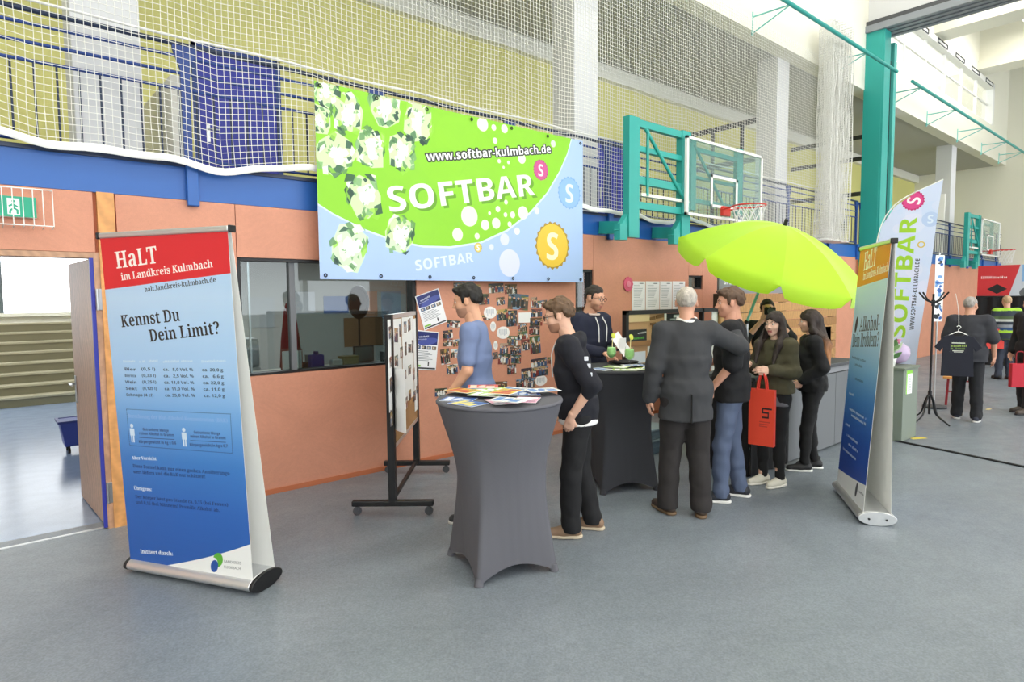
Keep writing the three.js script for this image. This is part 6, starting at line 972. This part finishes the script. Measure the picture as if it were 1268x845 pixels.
  const pp = [ell([P[0], 0.94, P[2] - 0.006], [0.166 * b + pe * 0.5, 0.14, 0.12 * b + pe * 0.5], 0.05), ...legs.flatMap(({ hip, kn, an }) => [cap(hip, kn, 0.084 * Math.sqrt(b) + pe, 0.058 + pe, 0.04), cap(mix(kn, an, 0.1), mix(kn, an, 0.48), 0.05 + pe, 0.055 + pe, 0.03), cap(kn, [an[0], 0.05, an[2] - 0.005], 0.056 + pe, (pn.ankle ?? 0.052) + pe * 0.6, 0.02)])];
  part(root, pn.name ?? 'trousers', skin(pp, 0.0135, { after: (d, x, y, z) => Math.max(d + nP(x, y, z) * (y < 0.25 ? 1.5 : 1), (pn.low ?? 0.045) - y, y - 1.03) }), cloth(pn.color, 0.85), pn.label);
  legs.forEach(({ an, yaw }, i) => {
    const s = o.shoes, q = new THREE.Matrix4().makeRotationY(yaw).setPosition(an[0], 0, an[2]);
    const up = skin([cap([0, 0.052, -0.045], [0, 0.045, 0.05], 0.042, 0.042, 0.03), cap([0, 0.045, 0.05], [0.002 * (i ? -1 : 1), 0.036, 0.155], 0.043, 0.034, 0.03), col([0, 0.05, -0.012], [0, s.high ?? 0.105, -0.012], [0.042, 0.05], [0.044, 0.052], 0.02)], 0.008, { after: (d, x, y) => Math.max(d, 0.018 - y) }).applyMatrix4(q);
    const sole = skin([cap([0, 0.012, -0.05], [0, 0.012, 0.06], 0.044, 0.046, 0.02), cap([0, 0.012, 0.06], [0, 0.012, 0.158], 0.046, 0.037, 0.02)], 0.008, { after: (d, x, y) => Math.max(d, y - (s.soleH ?? 0.026), 0.001 - y) }).applyMatrix4(q);
    const sm = part(root, 'shoe', up, cloth(s.color, 0.6)); part(sm, 'sole', sole, cloth(s.sole ?? 0x222224, 0.6));
    if (s.laces) { const l = []; for (let k = 0; k < 4; k++) l.push(rod(V(-0.022, 0.078 - k * 0.004, 0.03 + k * 0.02).applyMatrix4(q), V(0.022, 0.078 - k * 0.004, 0.034 + k * 0.02).applyMatrix4(q), 0.004, 5)); part(sm, 'laces', l, cloth(s.laces)); }
  });
  root.userData.joints = undefined; delete root.userData.joints;
  return { root, S, P, HC, arms, hr, top };
}
const G = (px, dep) => { const p = atD(px, 420, dep); return V(p.x, 0, p.z); };
{ // man in blue T-shirt looking at the snapshots
  person({ label: 'person with short black hair in blue T-shirt looking down at the flyer table', at: G(590, 4.85), face: -96, h: 1.84, skin: 0xdba585, hair: { color: 0x17130f, vol: 0.018, fringe: 'up', line: 0.66, low: 0.008, mess: 0.009 }, stubble: 0xb98a70, lean: [0, 0.02], head: { pitch: 9, fwd: 0.025 },
    armL: [[0.235, 1.17, 0.03], [0.215, 1.0, 0.16]], armR: [[-0.235, 1.17, 0.03], [-0.2, 1.02, 0.18]], handL: { palm: [-1, 0, -0.2], curl: 0.6, dir: [0, -1, 0.45] }, handR: { palm: [1, 0, -0.2], curl: 0.6, dir: [0, -1, 0.45] }, top: { name: 'tshirt', color: 0x7484aa, sleeve: 0.36, hem: 0.86, loose: 0.012 }, pants: { color: 0x262a34 }, shoes: { color: 0x33353a, sole: 0xd8d8d4 } });
}
{ // man with glasses beside the grey table
  const r = person({ label: 'person with glasses in dark hoodie, one hand in the trouser pocket', at: onY(718, 660), face: -97, h: 1.73, skin: 0xdfb097, hair: { color: 0x5d4631, vol: 0.024, fringe: 'side', line: 0.62, low: 0.014, mess: 0.012 }, glasses: 1, lean: [0, 0.07], pelvis: [0, 0.01], head: { pitch: 13, fwd: 0.055, drop: 0.01 }, stubble: 0xb08066,
    feet: [[0.1, 0.07, 4], [-0.09, -0.1, -10]], knee: [0.0, 0.02], armL: [[0.25, 1.17, -0.09], [0.215, 0.93, 0.06]], armR: [[-0.25, 1.17, -0.05], [-0.2, 0.96, 0.1]], handL: { palm: [-1, 0, 0], curl: 0.75, dir: [-0.3, -1, 0.25] }, handR: { curl: 0.7 },
    top: { name: 'hoodie', color: 0x1a1b24, sleeve: 0.6, hem: 0.885, loose: 0.024, hood: 1, collar: 0.0, flare: 1.02, wrinkle: 0.009 }, pants: { color: 0x131316, loose: 0.022, ankle: 0.06 }, shoes: { color: 0x8a6f58, sole: 0xc8b8a0, laces: 0xcdbfa8 } });
  const g = r.root; g.children.find((c) => c.name === 'hoodie');
  const hemG = skin([col([0, 0.835, 0.01], [0, 1.0, 0.01], [0.2, 0.156], [0.17, 0.128], 0.02)], 0.0125, { after: (d, x, y, z) => Math.max(d, 0.856 - y + 0.012 * n3(x * 7, 1, z * 7)) }); part(g, 'undershirt', hemG, cloth(0xe4e2e0), 'white shirt hem showing under the hoodie');
  for (const [k, y, z] of [[0, 1.36, -0.05], [1, 1.31, -0.062], [2, 1.25, -0.078], [3, 1.21, -0.088]]) { const m = part(g, 'sleeve_print', rbox(0.012, 0.032, 0.03 + 0.01 * (k % 2), 0.004), cloth(0xcfd2da)); m.position.set(0.25 + k * 0.012 + (k > 1 ? 0.01 : 0), y, z); m.rotation.z = 0.3; }
  const cordA = [V(0.02, 1.47, 0.17), V(0.03, 1.38, 0.205), V(0.03, 1.2, 0.2)]; part(g, 'cord', tube(cordA, 0.005, 12, 5), cloth(0xe8e8e8));
}
{ // man in navy hoodie behind the charcoal table
  const r = person({ label: 'person in navy hoodie with white cords holding a sheet of paper', at: onY(731, 575), face: 42, h: 1.85, skin: 0xd7a286, hair: { color: 0x2a211b, vol: 0.008, line: 0.66, low: 0.016 }, glasses: 1, head: { pitch: 12, fwd: 0.035, yaw: 6 }, stubble: 0xb4836a,
    armL: [[0.25, 1.19, 0.03], [0.13, 1.2, 0.24]], armR: [[-0.25, 1.18, 0.04], [-0.12, 1.15, 0.25]], handL: { palm: [-0.4, 0.2, -0.9], curl: 0.8, dir: [-0.5, 0.3, 0.7] }, handR: { palm: [0, -1, 0.2], curl: 0.4, dir: [0.3, -0.2, 1] },
    top: { name: 'hoodie', color: 0x1e2236, sleeve: 1, hem: 0.86, loose: 0.024, hood: 1, collar: 0.0, wrinkle: 0.009 }, pants: { color: 0x17181c, loose: 0.016 }, shoes: { color: 0x1c1c1e, sole: 0xe4e4e0 } });
  for (const s of [-1, 1]) part(r.root, 'cord', tube([V(s * 0.05, 1.48, 0.11), V(s * 0.06, 1.4, 0.155), V(s * 0.055, 1.24, 0.16)], 0.006, 12, 5), cloth(0xe6e6e4));
  part(r.root, 'hood_lining', new THREE.TorusGeometry(0.075, 0.012, 6, 24, 4.2).rotateX(Math.PI / 2).rotateY(0.55).translate(0, 1.505, 0.015), cloth(0xc9b8b0));
  const hp = r.root.localToWorld(V(0.06, 1.27, 0.34)); const pg = thing('paper_sheet', 'folded white sheet held by the person in navy hoodie', 'paper', hp, rad(-40 + 42));
  r.root.updateMatrixWorld(true); pg.position.copy(r.root.localToWorld(V(0.05, 1.22, 0.33)));
  const q = new THREE.BoxGeometry(0.16, 0.22, 0.002, 8, 1, 1), p = q.attributes.position; for (let i = 0; i < p.count; i++) p.setZ(i, p.getZ(i) + 2.2 * p.getX(i) ** 2); q.computeVertexNormals(); q.rotateZ(0.5); q.rotateX(-0.4); part(pg, 'sheet', q, M.paper); part(pg, 'fold', cbox(0.1, 0.15, 0.002, 0.02, -0.01, 0.02), M.paper);
}
{ // man in suit seen from behind
  const r = person({ label: 'person in dark grey suit seen from behind, arm around a shoulder', at: onY(848, 637), face: 178, h: 1.81, build: 1.03, skin: 0xd8a288, hair: { color: 0xb4aca2, vol: 0.0045, line: 0.55, low: -0.004 }, head: { yaw: -12, fwd: -0.005 },
    feet: [[0.13, 0.04, 24], [-0.12, -0.03, -14]], armL: [[0.25, 1.18, -0.02], [0.275, 0.93, 0.03]], armR: [[-0.42, 1.32, 0.05], [-0.4, 1.46, 0.25]], handR: { palm: [0.1, -1, 0.1], curl: 0.35, dir: [0.35, 0.15, 0.9] }, handL: { curl: 0.5 },
    top: { name: 'suit_jacket', color: 0x3b3c3f, sleeve: 1, hem: 0.76, loose: 0.024, collar: 0.02, flare: 1.08, wrinkle: 0.007, cuff: 0.046 }, pants: { color: 0x2a2626, loose: 0.024, ankle: 0.066 }, shoes: { color: 0x43362e, sole: 0x6e5840 } });
  part(r.root, 'shirt_collar', new THREE.TorusGeometry(0.066, 0.016, 8, 28).rotateX(Math.PI / 2 - 0.18).scale(1, 1.3, 1).translate(0, 1.535, 0.0), cloth(0xeeeae4), 'white shirt collar'); part(r.root, 'vent', box(-0.003, 0.003, 0.765, 0.98, -0.2, -0.165), cloth(0x26272a));
}
person({ label: 'person in black T-shirt and blue jeans turned towards the suited person', at: onY(903, 618), face: -112, h: 1.8, skin: 0xd59c82, hair: { color: 0x5b4535, vol: 0.02, fringe: 'up', line: 0.66, low: 0.008, mess: 0.01 }, head: { yaw: 14, pitch: 4 }, feet: [[0.12, 0.07, 6], [-0.11, -0.08, -6]], armL: [[0.235, 1.18, -0.02], [0.2, 0.97, 0.14]], armR: [[-0.24, 1.18, 0.02], [-0.2, 1.12, 0.27]], handR: { palm: [1, 0, 0.1], curl: 0.9 },
  top: { name: 'tshirt', color: 0x1c1c1f, sleeve: 0.5, hem: 0.85, loose: 0.03 }, pants: { name: 'jeans', color: 0x56627c, loose: 0.011, ankle: 0.056, wrinkle: 0.011 }, shoes: { color: 0x2a2c34, sole: 0xeceae6, laces: 0xe8e8e8 } });
{
  const r = person({ label: 'person in black behind the bar counter raising a camera to the face', at: G(949, 7.75), face: -14, h: 1.68, skin: 0xd9a58a, hair: { color: 0x2c211a, vol: 0.016, line: 0.64, low: 0.012 }, armR: [[-0.27, 1.27, 0.12], [-0.085, 1.53, 0.2]], handR: { palm: [0.6, 0, -0.3], curl: 0.8, dir: [0.25, 1, 0.2] }, armL: [[0.29, 1.3, 0.12], [0.09, 1.53, 0.2]], handL: { palm: [-0.6, 0, -0.3], curl: 0.8, dir: [-0.25, 1, 0.2] }, top: { name: 'pullover', color: 0x17171a, sleeve: 0.62, hem: 0.86, loose: 0.02 }, pants: { color: 0x1b1c20 }, shoes: { color: 0x222224 } });
  r.root.updateMatrixWorld(true); const c = thing('photo_camera', 'black photo camera held up by the person behind the bar', 'camera', r.root.localToWorld(V(0, 1.6, 0.25)), rad(-40.65 - 14)); part(c, 'camera_body', rbox(0.13, 0.09, 0.05, 0.012, 0, 0.045, 0), M.black); part(c, 'lens', rod(V(0, 0.045, 0.02), V(0, 0.045, 0.09), 0.034, 20), M.greyDark);
}
{ // girl in olive jacket with a red bag
  const r = person({ label: 'person with long dark hair in olive bomber jacket holding an orange-red bag', fem: 1, at: onY(957, 600), face: -62, h: 1.585, skin: 0xe6bba4, hair: { color: 0x2b201b, vol: 0.018, long: 0.38, front: 1 }, head: { yaw: 8, pitch: 2 }, feet: [[0.08, 0.0, 2], [-0.08, 0.06, -6]], armL: [[0.215, 1.19, 0.0], [0.13, 1.22, 0.23]], armR: [[-0.215, 1.19, 0.02], [-0.1, 1.25, 0.25]], handL: { palm: [-0.7, -0.2, 0.3], curl: 0.95 }, handR: { palm: [0.7, -0.2, 0.3], curl: 0.95 },
    top: { name: 'bomber_jacket', color: 0x4b4733, sleeve: 0.96, hem: 0.97, loose: 0.032, collar: 0.01, wrinkle: 0.012, cuff: 0.034, flare: 0.98, under: { name: 'shirt', color: 0x66666c, hem: 0.84 } }, pants: { name: 'leggings', color: 0x141416, loose: 0.006, ankle: 0.04, low: 0.07 }, shoes: { color: 0xd9d5c6, sole: 0xece8dc, laces: 0x3a3a3a } });
  r.root.updateMatrixWorld(true); const hand = r.root.localToWorld(V(0.1, 1.2, 0.3));
  const b = thing('carrier_bag', 'orange-red carrier bag with black emblem held by the person in olive', 'bag', V(hand.x, hand.y - 0.65, hand.z), rad(-40.65 - 42));
  const t = canvas(256, 400, (c) => { c.fillStyle = '#e8492f'; c.fillRect(0, 0, 256, 400); c.fillStyle = '#241c1c'; c.fillRect(136, 128, 100, 12); c.fillRect(136, 128, 14, 40); c.fillRect(136, 156, 70, 12); c.fillRect(194, 156, 12, 44); c.fillRect(136, 190, 70, 12); c.fillStyle = '#b83a2c'; for (let i = 0; i < 3; i++) c.fillRect(110, 226 + i * 16, 110 - i * 14, 7); });
  part(b, 'bag_body', sheetGeo(0.22, 0.5, 0.05).translate(0, 0.25, 0), [M.red, M.red, M.red, M.red, printMat(t, 0.6), M.red]); for (const z of [-0.02, 0.02]) part(b, 'strap', tube([V(-0.04, 0.49, z), V(-0.03, 0.58, z), V(0, 0.66, z * 0.4), V(0.03, 0.58, z), V(0.04, 0.49, z)], 0.008, 18, 5), M.red);
}
person({ label: 'person with long brown hair fading to copper, all in black', fem: 1, at: onY(1003, 582), face: -104, h: 1.585, skin: 0xdcae96, hair: { color: 0x2d211b, tip: 0xa8744c, vol: 0.018, long: 0.5 }, head: { yaw: -4, pitch: 3 }, lean: [0, 0.02], feet: [[0.08, 0.08, 4], [-0.08, -0.06, -8]], knee: [0.0, 0.0], armL: [[0.2, 1.17, -0.06], [0.14, 1.02, 0.13]], armR: [[-0.2, 1.17, -0.03], [-0.12, 1.1, 0.2]], handL: { palm: [-1, 0, 0], curl: 0.8 },
  top: { name: 'jacket', color: 0x161618, sleeve: 0.97, hem: 0.9, loose: 0.026, collar: 0.02, wrinkle: 0.01 }, pants: { name: 'leggings', color: 0x131315, loose: 0.008, ankle: 0.042, low: 0.09 }, shoes: { color: 0x1a1a1c, sole: 0xe6e6e2, laces: 0xe8e8e8, high: 0.14 } });
person({ label: 'person with grey hair in charcoal short-sleeved shirt beside the hanging shirt', at: onY(1196, 521), face: 142, h: 1.69, build: 1.16, skin: 0xd09a80, hair: { color: 0x9c9690, vol: 0.004, line: 0.56, low: -0.002 }, head: { yaw: -22, pitch: 2 }, feet: [[0.12, 0.12, 10], [-0.12, -0.06, -6]], armL: [[0.27, 1.18, -0.02], [0.25, 0.96, 0.1]], armR: [[-0.28, 1.18, -0.02], [-0.29, 0.94, 0.06]], top: { name: 'shirt', color: 0x33343a, sleeve: 0.46, hem: 0.86, loose: 0.03, flare: 1.05 }, pants: { color: 0x1e1f24, loose: 0.02, ankle: 0.06 }, shoes: { color: 0x23283a, sole: 0xd8d8d8 } });
{
  const bands = [0x2c3540, 0x9cc83c, 0x24406a, 0x8a9096, 0x2c3540, 0xb0b4b0, 0x4a5a3a, 0x2c3540].map(lin), r = person({ label: 'person in striped green and navy jumper in front of the black stall', at: onY(1243, 470), face: 168, h: 1.68, build: 1.1, skin: 0xd2a088, hair: { color: 0xb89a78, vol: 0.006, line: 0.58 }, head: { yaw: -10 }, armL: [[0.3, 1.2, -0.03], [0.26, 1.02, 0.16]], armR: [[-0.3, 1.2, -0.03], [-0.26, 1.04, 0.14]], top: { name: 'jumper', color: 0x556070, sleeve: 0.8, hem: 0.86, loose: 0.03, stripe: (x, y) => bands[Math.floor(y * 17) % 8] }, pants: { name: 'jeans', color: 0x343a48, loose: 0.02 }, shoes: { color: 0x1c1c1e } });
  const at = onY(1229, 470), b = thing('carrier_bag', 'red carrier bag held beside the person in striped jumper', 'bag', V(at.x, 0.62, at.z), rad(-60)); part(b, 'bag_body', rbox(0.3, 0.4, 0.1, 0.01, 0, 0.2, 0), mat(0xd23a32, 0.6)); part(b, 'strap', tube([V(-0.06, 0.39, 0), V(-0.04, 0.5, 0), V(0.04, 0.5, 0), V(0.06, 0.39, 0)], 0.008, 14, 5), mat(0xb02c28, 0.6));
}
{
  person({ label: 'person in black jacket carrying a crimson bag near the far stall', at: onY(1272, 512), face: -84, h: 1.7, skin: 0xd6a68c, hair: { color: 0x3a2c24, vol: 0.014 }, feet: [[0.1, 0.12, 4], [-0.1, -0.02, -6]], armL: [[0.25, 1.18, 0.02], [0.24, 0.95, 0.12]], top: { name: 'jacket', color: 0x1d1d20, sleeve: 0.98, hem: 0.82, loose: 0.03 }, pants: { color: 0x2b2a2e, loose: 0.02 }, shoes: { color: 0x4c423a, sole: 0x2a2624 } });
  const p = onY(1260, 514), b = thing('carrier_bag', 'crimson carrier bag carried by the person in black jacket', 'bag', V(p.x, 0.4, p.z), rad(-50)); part(b, 'bag_body', rbox(0.24, 0.34, 0.08, 0.01, 0, 0.17, 0), mat(0xc01f34, 0.6)); part(b, 'strap', tube([V(-0.05, 0.33, 0), V(-0.04, 0.5, 0), V(0.04, 0.5, 0), V(0.05, 0.33, 0)], 0.008, 14, 5), mat(0x981828, 0.6));
}
renderer.render(scene, camera);
